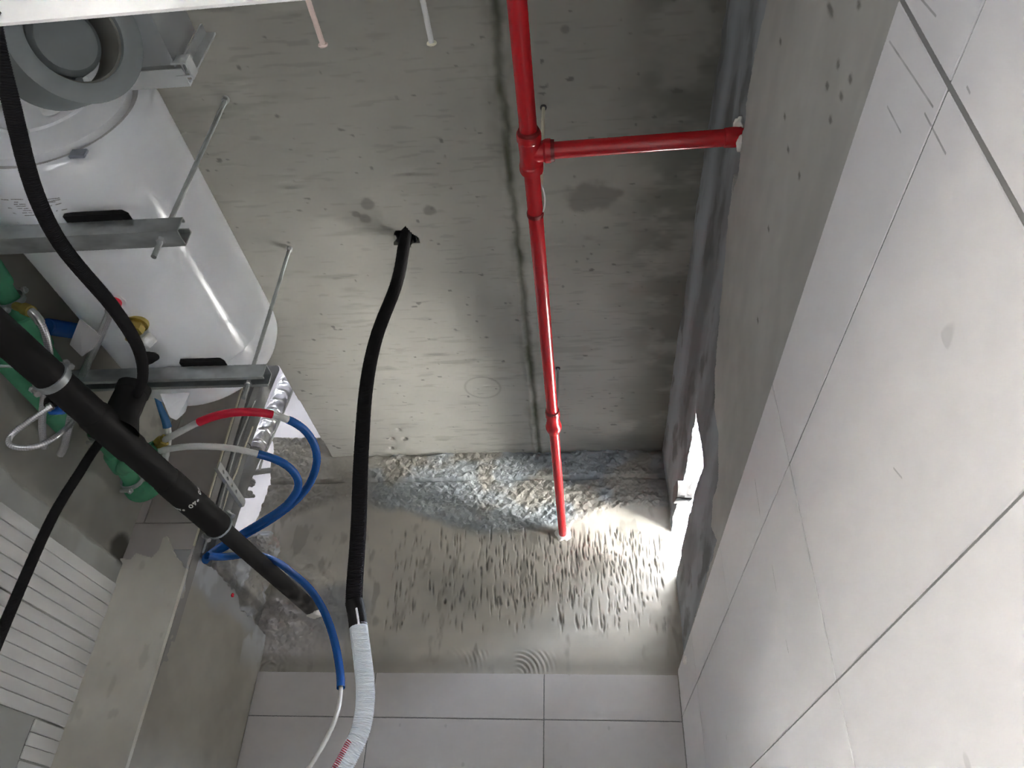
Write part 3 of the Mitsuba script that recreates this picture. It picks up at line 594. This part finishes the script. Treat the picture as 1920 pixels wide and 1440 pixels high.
def lump(c_, rad, seed, sub=3, amp=.35):
    m_ = trimesh.creation.icosphere(sub, 1.0); n_ = nz(m_.vertices, 2.2, seed)
    m_.vertices = m_.vertices*(1 + amp*(n_[:, None]-.5)*2)*np.asarray(rad) + np.asarray(c_); return m_
t = thing('foam_seal', 'white foam filling around the red branch at the right wall', 'foam')
solo(t, cat([lump((.318, yt-.012, ZP+.020), (.010, .020, .020), 3), lump((.318, yt-.008, ZP-.022), (.009, .017, .012), 4)]), 'm_white_foam', True)
t = thing('foam_seal', 'pale crumbly filling where the red pipe meets the back wall', 'foam')
solo(t, lump((XPp+.004, YC-.004, ZP-.002), (.030, .014, .026), 8, amp=.5), 'm_white_foam', True)

# ------------------------------------------------------------------ black conduit hanging from the slab, spliced to a white one
cd = thing('hanging_conduit', 'black flexible conduit hanging from a hole in the ceiling, spliced to a white one', 'conduit')
yc = HOLE[1]
pts = [np.array([HOLE[0]+.004, yc, ZC+.09])] + [PY(a, b, yc) for a, b in ((757, 462), (750, 506), (738, 548), (721, 590), (706, 632), (695, 676), (687, 724), (682, 775), (678, 840), (675, 905), (673, 970), (669, 1040), (665, 1095), (664, 1130))]
part(cd, 'black_sleeve', ribbed(pts, .0160, .0042, .0014, 20), 'm_black_rubber', 30)
a, b = PY(664, 1128, yc), PY(672, 1176, yc)
part(cd, 'splice', cat([tube([a, (a+b)/2+(.001, 0, 0), b], .0185, 24)]), 'm_black_pipe', 30, label='smooth black splice sleeve')
g0, g1 = PY(668, 1140, yc-.0185), PY(673, 1172, yc-.0185); part(cd, 'splice_gap', tube([g0, g1], .0022, 8), 'm_white_plastic', 30)
wp = [PY(x, y, yc) for x, y in ((672, 1172), (676, 1205), (681, 1245), (685, 1290), (683, 1335), (674, 1375), (660, 1405), (645, 1435), (622, 1480), (600, 1520))]
part(cd, 'white_sleeve', ribbed(wp, .0172, .0036, .0012, 20), 'm_conduit_white', 30, label='white ribbed conduit')
def near(x, y, off): p = PY(x, y, yc); return p*(1 - off/np.linalg.norm(p))
mk = path([near(x, y, .0178) for x, y in ((658, 1392), (652, 1402), (644, 1417), (635, 1434), (622, 1458))], .0018)
for p_, q_ in list(zip(mk[:-1:2], mk[1::2]))[:26]:
    d2 = (q_-p_)/np.linalg.norm(q_-p_); vw = p_/np.linalg.norm(p_); s_ = np.cross(d2, vw); s_ /= np.linalg.norm(s_)
    part(cd, 'red_mark', sweep(np.array([p_ + s_*k*.0085 + vw*.0035*k*k for k in (-1, -.5, 0, .5, 1)]), .0012, 6), 'm_red_mark', 30)
t = thing('conduit_bushing', 'dark ragged bushing in the ceiling hole around the black conduit', 'bushing')
solo(t, lathe((HOLE[0], yc, ZC+.005), (0, 0, 1), [(.020, .06), (.030, .055), (.034, .0), (.031, -.003), (.024, .02), (.018, .05)], 24), 'm_black_rubber', 30)

# ------------------------------------------------------------------ black drain
D0, D1 = PZ(100, 711, .962), np.array([-1.030, YC+.03, .932])
dd_ = (D1-D0)/np.linalg.norm(D1-D0); DS = D0 - dd_*.75
def on_drain(y): return D0 + dd_*(y-D0[1])/dd_[1]
dr_ = thing('drain_pipe', 'thick black plastic drain pipe running to the back left corner', 'pipe')
ysock = PD(410, 985, 2.4)[1]
best = min(np.linspace(1.2, 2.6, 300), key=lambda y: abs((lambda q: F*q[0]/q[2]+960)(M @ on_drain(y)) - 408)); ysock = best
part(dr_, 'large_pipe', cyl(DS, on_drain(ysock-.16), .037, 40), 'm_black_pipe', 30)
part(dr_, 'socket', lathe(on_drain(ysock), dd_, [(.030, .004), (.0400, .004), (.0408, -.002), (.0408, -.012), (.0400, -.016), (.0400, -.26), (.0385, -.28), (.037, -.285)], 40), 'm_black_pipe', 30)
part(dr_, 'small_pipe', cyl(on_drain(ysock-.01), D1, .0275, 36), 'm_black_dusty', 30)
yte = min(np.linspace(1.0, 2.0, 300), key=lambda y: abs((lambda q: F*q[0]/q[2]+960)(M @ on_drain(y)) - 212))
TE = on_drain(yte)
br = part(dr_, 'branch', lathe(TE, (.05, 0, 1.), [(.058, .010), (.047, .040), (.041, .060), (.040, .118), (.042, .120), (.042, .142), (.033, .144), (.031, .10)], 40), 'm_black_pipe', 30)
part(dr_, 'branch_saddle', lathe(TE, dd_, [(.037, -.085), (.0405, -.075), (.0405, .075), (.037, .085)], 40), 'm_black_pipe', 30)
w = PD(280, 663, np.dot(M[2], TE + (0, 0, .14))-.02)
part(br, 'cap', lathe(w+(0, 0, -.012), (.5, .1, .6), [(0, -.02), (.016, -.018), (.019, .0), (.019, .018), (.014, .026), (0, .026)], 24), 'm_black_pipe', 30)
def around(txt, yy, ang, hgt=.020):
    """lettering wrapped round the drain: reads round the pipe"""
    tm = meshkit.text_mesh(txt, hgt, .0008, True); tm = tm.subdivide_to_size(.004); v = np.array(tm.vertices); v[:, 0] -= v[:, 0].mean()
    a_, b_, d_2 = frame(dd_); rad = .0400 + v[:, 2]; th = ang + v[:, 0]/.040
    tm.vertices = on_drain(yy) + d_2*(v[:, 1:2]) + rad[:, None]*(np.cos(th)[:, None]*a_ + np.sin(th)[:, None]*b_); return tm
a_, b_, _ = frame(dd_); vd = -on_drain(ysock-.1); vd /= np.linalg.norm(vd); TH0 = math.atan2(vd @ b_, vd @ a_)
for k, dth in enumerate((0, 1.2, -1.2)):
    m_ = around('\u00b040', ysock-.185, TH0+dth+.05, .0145)
    part(dr_, 'lettering', m_, 'm_ink', False)

def clamp(t, c_, axis, r_, w_, lug, mat='m_galv'):
    """a pipe clamp: band, two lugs with bolts"""
    part(t, 'band', lathe(c_, axis, [(r_, -w_/2), (r_+.0035, -w_/2+.001), (r_+.0035, w_/2-.001), (r_, w_/2)], 40), mat, 30)
    a2 = np.asarray(lug, float)/np.linalg.norm(lug)
    for s in (1, -1):
        e = np.asarray(c_) + a2*s*(r_+.007); u_ = np.cross(a2, frame(axis)[2])
        part(t, 'bolt', cat([cyl(e-u_*.010, e+u_*.010, .0055, 12), hexnut(e+u_*.012, u_, .0085, .007), hexnut(e-u_*.012, u_, .0085, .006)]), 'm_steel', 30)
t = thing('pipe_clamp', 'bright galvanised clamp with bolts around the near part of the black drain', 'clamp')
cpos = min(np.linspace(.8, 1.8, 400), key=lambda y: abs((lambda q: F*q[0]/q[2]+960)(M @ on_drain(y)) - 97))
vx = np.cross(dd_, on_drain(cpos)); clamp(t, on_drain(cpos), dd_, .0375, .020, vx)
t = thing('pipe_clamp', 'thin grey wire clamp around the end of the black drain socket', 'clamp')
cc_ = on_drain(ysock+.004); vx = np.cross(dd_, cc_)
clamp(t, cc_, dd_, .0405, .006, vx)
vx = vx/np.linalg.norm(vx); s_ = 1 if (M @ vx)[0] < 0 else -1
e = cc_ + vx*s_*.047
part(t, 'hanger_wire', tube([e, PD(388, 1012, np.dot(M[2], e)+.02), PD(380, 1036, np.dot(M[2], e)+.04)], .0035, 8), 'm_galv', 30)

# long thin black hose
hs = thing('black_hose', 'thin ribbed black hose curving in front of the heater and down past the drain', 'hose')
HP = [(-18, 20, .98), (2, 120, 1.00), (20, 190, 1.02), (38, 265, 1.05), (62, 350, 1.09), (97, 430, 1.14), (140, 492, 1.20), (188, 547, 1.27), (222, 590, 1.34), (248, 630, 1.42), (263, 664, 1.54), (268, 700, 1.70), (259, 735, 1.87), (236, 770, 1.97), (205, 806, 2.00), (172, 850, 1.96), (148, 888, 1.90), (110, 948, 1.82), (60, 1052, 1.70), (5, 1180, 1.58), (-30, 1265, 1.5)]
solo(hs, ribbed([PD(*p) for p in HP], .0112, .0034, .0009, 16), 'm_black_rubber')

# ------------------------------------------------------------------ green water pipe on the left wall
XG = XL + .062
gp = thing('green_pipe', 'green plastic water pipe with fittings clipped to the left wall', 'pipe')
G0, G1 = PX(8, 545, XG), PX(252, 908, XG); G1 = np.array([XG, G1[1], G1[2]]); gd = (G1-G0)/np.linalg.norm(G1-G0)
part(gp, 'tube', cyl(G0-gd*.35, G1, .0225, 32), 'm_green', 30)
def gp_at(px): return min([G0 + gd*s for s in np.linspace(-.3, 1.2, 600)], key=lambda p: abs((lambda q: F*q[0]/q[2]+960)(M @ p) - px))
for px, w_ in ((-20, .05), (60, .05), (150, .05), (192, .03), (222, .035)):
    e = gp_at(px); part(gp, 'coupling', lathe(e, gd, [(.0225, -w_), (.029, -w_+.003), (.030, -w_+.008), (.030, w_-.008), (.029, w_-.003), (.0225, w_)], 32), 'm_green', 30)
EL = PX(262, 925, XG)
part(gp, 'elbow', cat([tube([G1-gd*.01, EL, EL+(.018, .012, .020), EL+(.030, .02, .055)], .028, 28, .006), lathe(EL+(.027, .018, .045), (.35, .2, .9), [(.027, -.01), (.032, -.008), (.032, .016), (.020, .016)], 28)]), 'm_green', 30)
gt = part(gp, 'tee_outlet', cat([tube([gp_at(232), PD(255, 862, 2.06), PD(283, 846, 2.10)], .022, 24, .006), lathe(PD(283, 846, 2.10), PD(300, 838, 2.10)-PD(283, 846, 2.10), [(.020, -.02), (.0255, -.018), (.0255, .016), (.016, .018)], 6)]), 'm_green', 20)
part(gt, 'brass_fitting', cat([hexnut(PD(302, 830, 2.11), PD(310, 822, 2.11)-PD(296, 836, 2.11), .021, .020), cyl(PD(294, 838, 2.11), PD(312, 820, 2.11), .013)]), 'm_brass', 30, label='brass compression fitting')
# second green pipe lower, behind
g2 = thing('green_pipe', 'second green pipe lower on the left wall, mostly behind the black drain', 'pipe')
H0, H1 = PX(-10, 662, XL+.045), PX(122, 800, XL+.045)
part(g2, 'tube', cyl(H0-(H1-H0)*.5, H1, .020, 28), 'm_green', 30)
part(g2, 'coupling', cyl(H1-(H1-H0)*.25, H1, .026, 28, .004), 'm_green', 30)
for i, (px, lab) in enumerate(((186, 'pale clip with screw holding the green pipe beside the black hose'), (247, 'small bolted steel clip on the green pipe just before its elbow'), (20, 'bolted steel clip on the upper green pipe at the far left'))):
    t = thing('pipe_clip', lab, 'clip'); e = gp_at(px)
    part(t, 'band', lathe(e, gd, [(.030, -.008), (.0325, -.007), (.0325, .007), (.030, .008)], 32), 'm_galv', 30)
    for s in (1, -1):
        f_ = e + np.array([.012, 0, 0]) + np.cross(gd, (1, 0, 0))*s*.040
        part(t, 'screw', cat([cyl(f_-(.03, 0, 0), f_+(.008, 0, 0), .005, 12), hexnut(f_, (1, 0, 0), .0095, .008)]), 'm_steel', 30)
# blue lagged pipe end in the dark
t = thing('blue_sleeve', 'dark blue foam sleeve in the shade behind the black drain', 'sleeve')
a, b = PX(88, 612, XL+.03), PX(150, 622, XL+.03); solo(t, cyl(a, b, .022, 24, .003), 'm_blue_tube')
t = thing('mounting_plate', 'pale grey sheet plate hanging below the water heater behind the braided hose', 'plate')
qd = [PD(a, b, dpt) for a, b, dpt in ((151, 597, 1.76), (132, 645, 1.80), (155, 668, 1.80), (178, 652, 1.79), (192, 630, 1.77))]
qq = np.array(qd); nn = np.cross(qq[1]-qq[0], qq[4]-qq[0]); nn /= np.linalg.norm(nn)
solo(t, trimesh.convex.convex_hull(np.vstack([qq, qq+nn*.003])), 'm_grey_plate', False)

# ------------------------------------------------------------------ braided hoses, blue valve
def braided(t, pts, r=.0085):
    q = path(pts, .004); n = 16; m_ = sweep(q, r, n, False)
    l = np.arange(len(q))*.004
    uv = np.stack([np.tile(np.arange(n)/n, len(q)), np.repeat(l/.010, n)], 1)
    part(t, 'braid', m_, 'm_braid', True, uv=uv)
t = thing('braided_hose', 'straight braided steel hose dropping from the red heater outlet', 'hose')
dq = lambda p: np.dot(M[2], p)
pA = q1 + (0, 0, -.02)
P2 = [pA, PD(186, 634, dq(pA)+.05), PD(165, 680, dq(pA)+.14), PD(146, 728, dq(pA)+.26), PD(133, 780, 1.86), PD(125, 820, 1.86), PD(113, 852, 1.90)]
braided(t, P2, .0092)
part(t, 'end_nut', cyl(pA+(0, 0, .012), P2[0]*.8 + P2[1]*.2, .0115, 20, .002), 'm_steel', 30)
t = thing('braided_hose', 'curved braided steel hose leaving the upper green pipe at far left', 'hose')
P3 = [PD(58, 584, 1.66), PD(70, 596, 1.66), PD(82, 618, 1.67), PD(90, 648, 1.69), PD(92, 680, 1.72), PD(86, 720, 1.76), PD(81, 760, 1.78), PD(79, 800, 1.80), PD(84, 838, 1.84)]
braided(t, P3); part(t, 'ferrule', tube([P3[0], P3[1], PD(76, 606, 1.665)], .0105, 20), 'm_steel', 30)
part(t, 'elbow_fitting', cat([cyl(PD(44, 578, 1.67), PD(60, 585, 1.66), .014, 20, .003), cyl(PD(30, 574, 1.69), PD(46, 579, 1.67), .010, 16)]), 'm_brass', 30)
t = thing('braided_hose', 'looped braided steel hose hanging below the blue valve on the left', 'hose')
P4 = [PD(96, 762, 1.74), PD(72, 778, 1.73), PD(42, 799, 1.72), PD(20, 818, 1.71), PD(17, 832, 1.70), PD(34, 839, 1.70), PD(64, 838, 1.71), PD(94, 826, 1.73), PD(122, 805, 1.77), PD(150, 778, 1.86)]
braided(t, P4, .0065); part(t, 'end_nut', cyl(PD(88, 766, 1.74), PD(99, 760, 1.745), .0095, 20, .002), 'm_steel', 30)
vl = thing('ball_valve', 'small valve with a blue handle under the black drain', 'valve')
vb = PD(100, 758, 1.775)
part(vl, 'body', cat([cyl(vb-(.018, .0, -.006), vb+(.018, 0, -.006), .013, 20, .003), cyl(vb-(0, .02, 0), vb+(0, .02, 0), .011, 20)]), 'm_black_pipe', 30)
part(vl, 'handle', cat([box(PD(105, 770, 1.765)-(.017, .006, .010), PD(112, 770, 1.765)+(.017, .006, .010), .004), cyl(vb, PD(108, 768, 1.765), .007, 16)]), 'm_blue_handle', 30, label='blue plastic handle')
t = thing('thin_wire_pipe', 'thin pale pipe stub coming in at the far left edge behind the drain', 'pipe')
solo(t, tube([PD(-10, 686, 1.72), PD(20, 687, 1.72), PD(44, 690, 1.74), PD(60, 700, 1.78)], .0038, 10), 'm_galv')

# ------------------------------------------------------------------ water tubes, red, white and blue
RT = .0118
tb = thing('water_tube', 'white water tube with a red and then a blue sleeve arching from the brass fitting', 'tube')
T1 = [PD(*p) for p in ((306, 826, 2.11), (322, 818, 2.09), (346, 805, 2.07), (372, 792, 2.05), (408, 779, 2.04), (445, 773, 2.04), (480, 773, 2.05), (509, 777, 2.07), (540, 787, 2.10), (566, 802, 2.13), (586, 827, 2.17), (594, 858, 2.21), (588, 890, 2.25), (570, 922, 2.30), (538, 953, 2.36), (498, 981, 2.42), (460, 1003, 2.45), (425, 1024, 2.41), (395, 1042, 2.345), (384, 1052, 2.315))]
def cut(pts, a, b, step=.008):
    q = path(pts, .004); px = [(lambda w_: (F*w_[0]/w_[2]+960, F*w_[1]/w_[2]+720))(M @ p) for p in q]; px = np.array(px)
    i = np.argmin(np.hypot(*(px-a).T)); j = np.argmin(np.hypot(*(px-b).T)); return q[i:j+1]
part(tb, 'liner', tube(T1[:9], .0092, 18), 'm_white_tube', 30)
part(tb, 'red_sleeve', sweep(cut(T1, (373, 791), (509, 777)), RT, 20), 'm_red_plastic', 30, label='red sleeve')
part(tb, 'joint_sleeve', sweep(cut(T1, (509, 777), (541, 788)), .0105, 20), 'm_white_tube', 30)
part(tb, 'blue_sleeve', sweep(cut(T1, (540, 787), (384, 1052)), RT, 20), 'm_blue_tube', 30, label='long blue sleeve')
tb = thing('water_tube', 'white water tube ending in a shorter blue sleeve, lower of the two arcs', 'tube')
T2 = [PD(*p) for p in ((283, 850, 2.12), (310, 843, 2.10), (345, 838, 2.09), (385, 837, 2.08), (430, 840, 2.09), (483, 851, 2.11), (520, 863, 2.14), (546, 880, 2.17), (559, 903, 2.20), (553, 927, 2.24), (532, 951, 2.29), (500, 973, 2.36), (465, 994, 2.42), (430, 1015, 2.385), (398, 1036, 2.325), (386, 1046, 2.295))]
part(tb, 'liner', tube(T2[:7], .0092, 18), 'm_white_tube', 30)
part(tb, 'blue_sleeve', sweep(cut(T2, (483, 851), (386, 1046)), RT, 20), 'm_blue_tube', 30, label='blue sleeve')
tb = thing('water_tube', 'short upright white tube with a faded blue sleeve in front of the pier', 'tube')
T3 = [PD(*p) for p in ((293, 742, 2.10), (301, 765, 2.11), (309, 785, 2.12), (315, 808, 2.13), (314, 835, 2.14), (309, 862, 2.15), (302, 885, 2.16))]
part(tb, 'liner', sweep(cut(T3, (314, 800), (302, 885)), .0095, 18), 'm_white_tube', 30)
part(tb, 'blue_sleeve', sweep(cut(T3, (293, 742), (315, 802)), np.linspace(.006, .0125, len(cut(T3, (293, 742), (315, 802)))), 18), 'm_blue_pale', 30, label='faded blue sleeve')
tb = thing('water_tube', 'blue sleeved tube curving down past the drain end with a clear inner tube', 'tube')
T4 = [PD(*p) for p in ((388, 1042, 2.275), (410, 1044, 2.33), (440, 1042, 2.43), (476, 1040, 2.51), (512, 1050, 2.52), (545, 1072, 2.42), (575, 1098, 2.36), (600, 1132, 2.30), (618, 1172, 2.24), (630, 1215, 2.18), (637, 1255, 2.12), (639, 1290, 2.07), (636, 1320, 2.03), (627, 1352, 1.99), (612, 1385, 1.95), (595, 1415, 1.91), (572, 1450, 1.87), (550, 1480, 1.84))]
part(tb, 'blue_sleeve', sweep(cut(T4, (388, 1042), (639, 1289)), RT, 20, False), 'm_blue_tube', 30)
part(tb, 'inner_tube', sweep(cut(T4, (637, 1250), (550, 1480)), .0062, 16), 'm_clear_tube', 30, label='clear pale inner tube')

# ------------------------------------------------------------------ in the shaft
pr('m_stud', (.11, .115, .115), .5, spec=.4)
pr('m_lag', (.20, .205, .20), .7)
t = thing('steel_stud', 'dark grey metal stud just behind the pier edge, first in the shaft', 'stud')
S = [PX(a, b, -1.215) for a, b in ((486, 690), (464, 748), (447, 800), (430, 855), (412, 910), (398, 965), (386, 1020), (378, 1060))]
part(t, 'web', sweep(path(S, .03), .030, 4, phase=math.pi/4), 'm_stud', 20)
part(t, 'lip', tube([PX(a, b, -1.185) for a, b in ((478, 752), (468, 775), (456, 805), (444, 838), (430, 885), (415, 940), (404, 985))], .0028, 8), 'm_pvc_grey', 30)
t = thing('insulated_pipe', 'grey foam insulated pipe tied with wire, second in the shaft', 'pipe')
S = [PX(a, b, -1.225) for a, b in ((512, 690), (490, 742), (470, 795), (450, 850), (436, 898), (420, 950), (406, 1000), (396, 1045))]
part(t, 'lagging', tube(S, .026, 24), 'm_lag', 30)
part(t, 'tie_wire', lathe(PX(456, 835, -1.225), S[4]-S[3], [(.026, -.002), (.0278, -.001), (.0278, .001), (.026, .002)], 24), 'm_dark', 30)
part(t, 'seam', tube([PX(a, b, -1.198) for a, b in ((474, 800), (464, 826), (452, 858), (444, 884), (434, 905), (424, 935), (414, 965))], .0028, 8), 'm_cream', 30)
t = thing('insulated_pipe', 'crinkled silver foil insulated pipe catching daylight in the shaft', 'pipe')
S = [PX(a, b, -1.24) for a, b in ((560, 668), (540, 712), (521, 752), (505, 788), (490, 820), (480, 846))]; q = path(S, .005)
rad = .034 + .008*(meshkit.noise(np.stack(np.meshgrid(np.arange(len(q))*.30, np.arange(28)*.5, [0.], indexing='ij'), -1)[:, :, 0], 5)-.5) - .006*(np.abs(((np.arange(len(q))*.005) % .060)-.03) < .004)[:, None]
part(t, 'foil', sweep(q, rad, 28), 'm_foil', 40)
S2 = [PX(a, b, -1.24) for a, b in ((482, 842), (470, 868), (458, 895), (446, 925), (434, 958), (424, 990))]
part(t, 'lagging', tube(S2, .027, 24), 'm_lag', 30)
part(t, 'seam', tube([PX(a, b, -1.205) for a, b in ((550, 728), (536, 762), (521, 796), (507, 828), (494, 856), (487, 880))], .0045, 8), 'm_pvc_grey', 30)
t = thing('perforated_bracket', 'grey perforated steel bracket with slots hanging across the shaft pipes', 'bracket')
a, b = PX(411, 872, -1.175), PX(458, 944, -1.185); L_ = np.linalg.norm(b-a); u_ = (b-a)/L_; v_ = np.cross(u_, (1, 0, 0)); v_ /= np.linalg.norm(v_)
pl = Polygon([(0, -.014), (L_, -.014), (L_+.006, -.006), (L_+.006, .008), (L_, .014), (0, .014)])
for k in range(5):
    cxx = L_*(.16+.17*k); pl = pl.difference(affinity.rotate(affinity.scale(Point(cxx, .001).buffer(.0058 if k < 4 else .002, 8), 1.6, 1.0), 0))
e = trimesh.creation.extrude_polygon(pl, .003); vv = e.vertices; n_ = np.cross(u_, v_)
e.vertices = a + vv[:, 0:1]*u_ + vv[:, 1:2]*v_ + vv[:, 2:3]*n_
part(t, 'plate', e, 'm_pvc_grey', False)
s_ = 1 if (M @ v_)[0] < 0 else -1
e2 = trimesh.creation.extrude_polygon(Polygon([(0, 0), (L_, 0), (L_, .014), (0, .014)]), .003); vv = e2.vertices
sd = n_ if n_[0] < 0 else -n_
e2.vertices = a + vv[:, 0:1]*u_ + s_*v_*.014 + vv[:, 1:2]*sd + vv[:, 2:3]*v_*-s_
part(t, 'flange', e2, 'm_pvc_grey', False)
for (p0, p1, r_), lab in ((((468, 887, -1.25), (505, 882, -1.24), .010), 'rusty grey rebar stub across the bright gap of the shaft'), (((452, 931, -1.26), (476, 930, -1.25), .006), 'thinner rebar stub below the first, beside the perforated bracket')):
    t = thing('rebar_stub', lab, 'rebar'); solo(t, ribbed([PX(*p0), PX(*p1)], r_, .008, .0012, 12), 'm_foam_grey')
pr('m_chunk', (.33, .33, .32), .9, spec=.1)
for (px, py, x, r_, sd), lab in (((486, 1018, -1.16, (.03, .03, .028), 11), 'lump of grey mortar stuck behind the black drain under the blue tubes'), ((468, 905, -1.24, (.022, .022, .016), 12), 'crumbled mortar bit in the bright shaft gap'), ((463, 925, -1.25, (.018, .018, .012), 13), 'small crumb of mortar below the rebar stub'), ((500, 1038, -1.14, (.022, .022, .03), 14), 'broken mortar edge beside the blue tube behind the drain')):
    t = thing('mortar_lump', lab, 'mortar'); m_ = lump(PX(px, py, x), r_, sd, 4, .55); solo(t, m_, 'm_chunk', 25)
t = thing('rubble_piece', 'pale broken brick piece stuck in the bright slot of the right wall', 'rubble')
C = PX(1280, 924, XB-.022); m_ = box((-.5, -.5, -.5), (.5, .5, .5), .06); m_ = m_.subdivide().subdivide().subdivide()
vv = m_.vertices; m_.vertices = vv*(1 + .25*(nz(vv, 3, 77)[:, None]-.5))*np.array([.050, .135, .055]) @ trimesh.transformations.rotation_matrix(.35, (1, .3, 0))[:3, :3].T + C
pr('m_brick', (.17, .165, .16), .9, spec=.1)
solo(t, m_, 'm_brick', 25)
t = thing('plaster_crumb', 'small cream blob of plaster at the corner of the right wall tiles', 'plaster')
solo(t, lump(PX(1285, 1238, XR-.002), (.006, .026, .012), 21), 'm_white_foam', True)
t = thing('white_film', 'torn white plastic film hanging below the far end of the water heater', 'film')
fp = [(300, 738), (312, 768), (318, 782), (330, 788), (338, 782), (348, 772), (352, 758), (356, 736)]
fv = np.array([PD(a, b, 1.80 + .02*math.sin(i*1.3)) for i, (a, b) in enumerate(fp)])
fm = trimesh.creation.extrude_polygon(Polygon([(a, -b) for a, b in fp]), 1.0); vz = fm.vertices
fm.vertices = np.array([PD(x, -y, 1.800 + .0015*z + .012*math.sin(x*.12)) for x, y, z in vz]); 
solo(t, fm, 'm_enamel_soft', False)
t = thing('red_scrap', 'tiny red scrap stuck in the broken mortar below the drain', 'scrap')
solo(t, lump(PX(436, 1116, XP+.004), (.004, .008, .007), 31), 'm_red_plastic', True)
t = thing('drain_seal', 'pale cement ring around the drain pipe at the back wall', 'cement')
solo(t, lump(D1 + (.012, -.045, -.022), (.030, .016, .014), 33, amp=.4), 'm_white_foam', True)
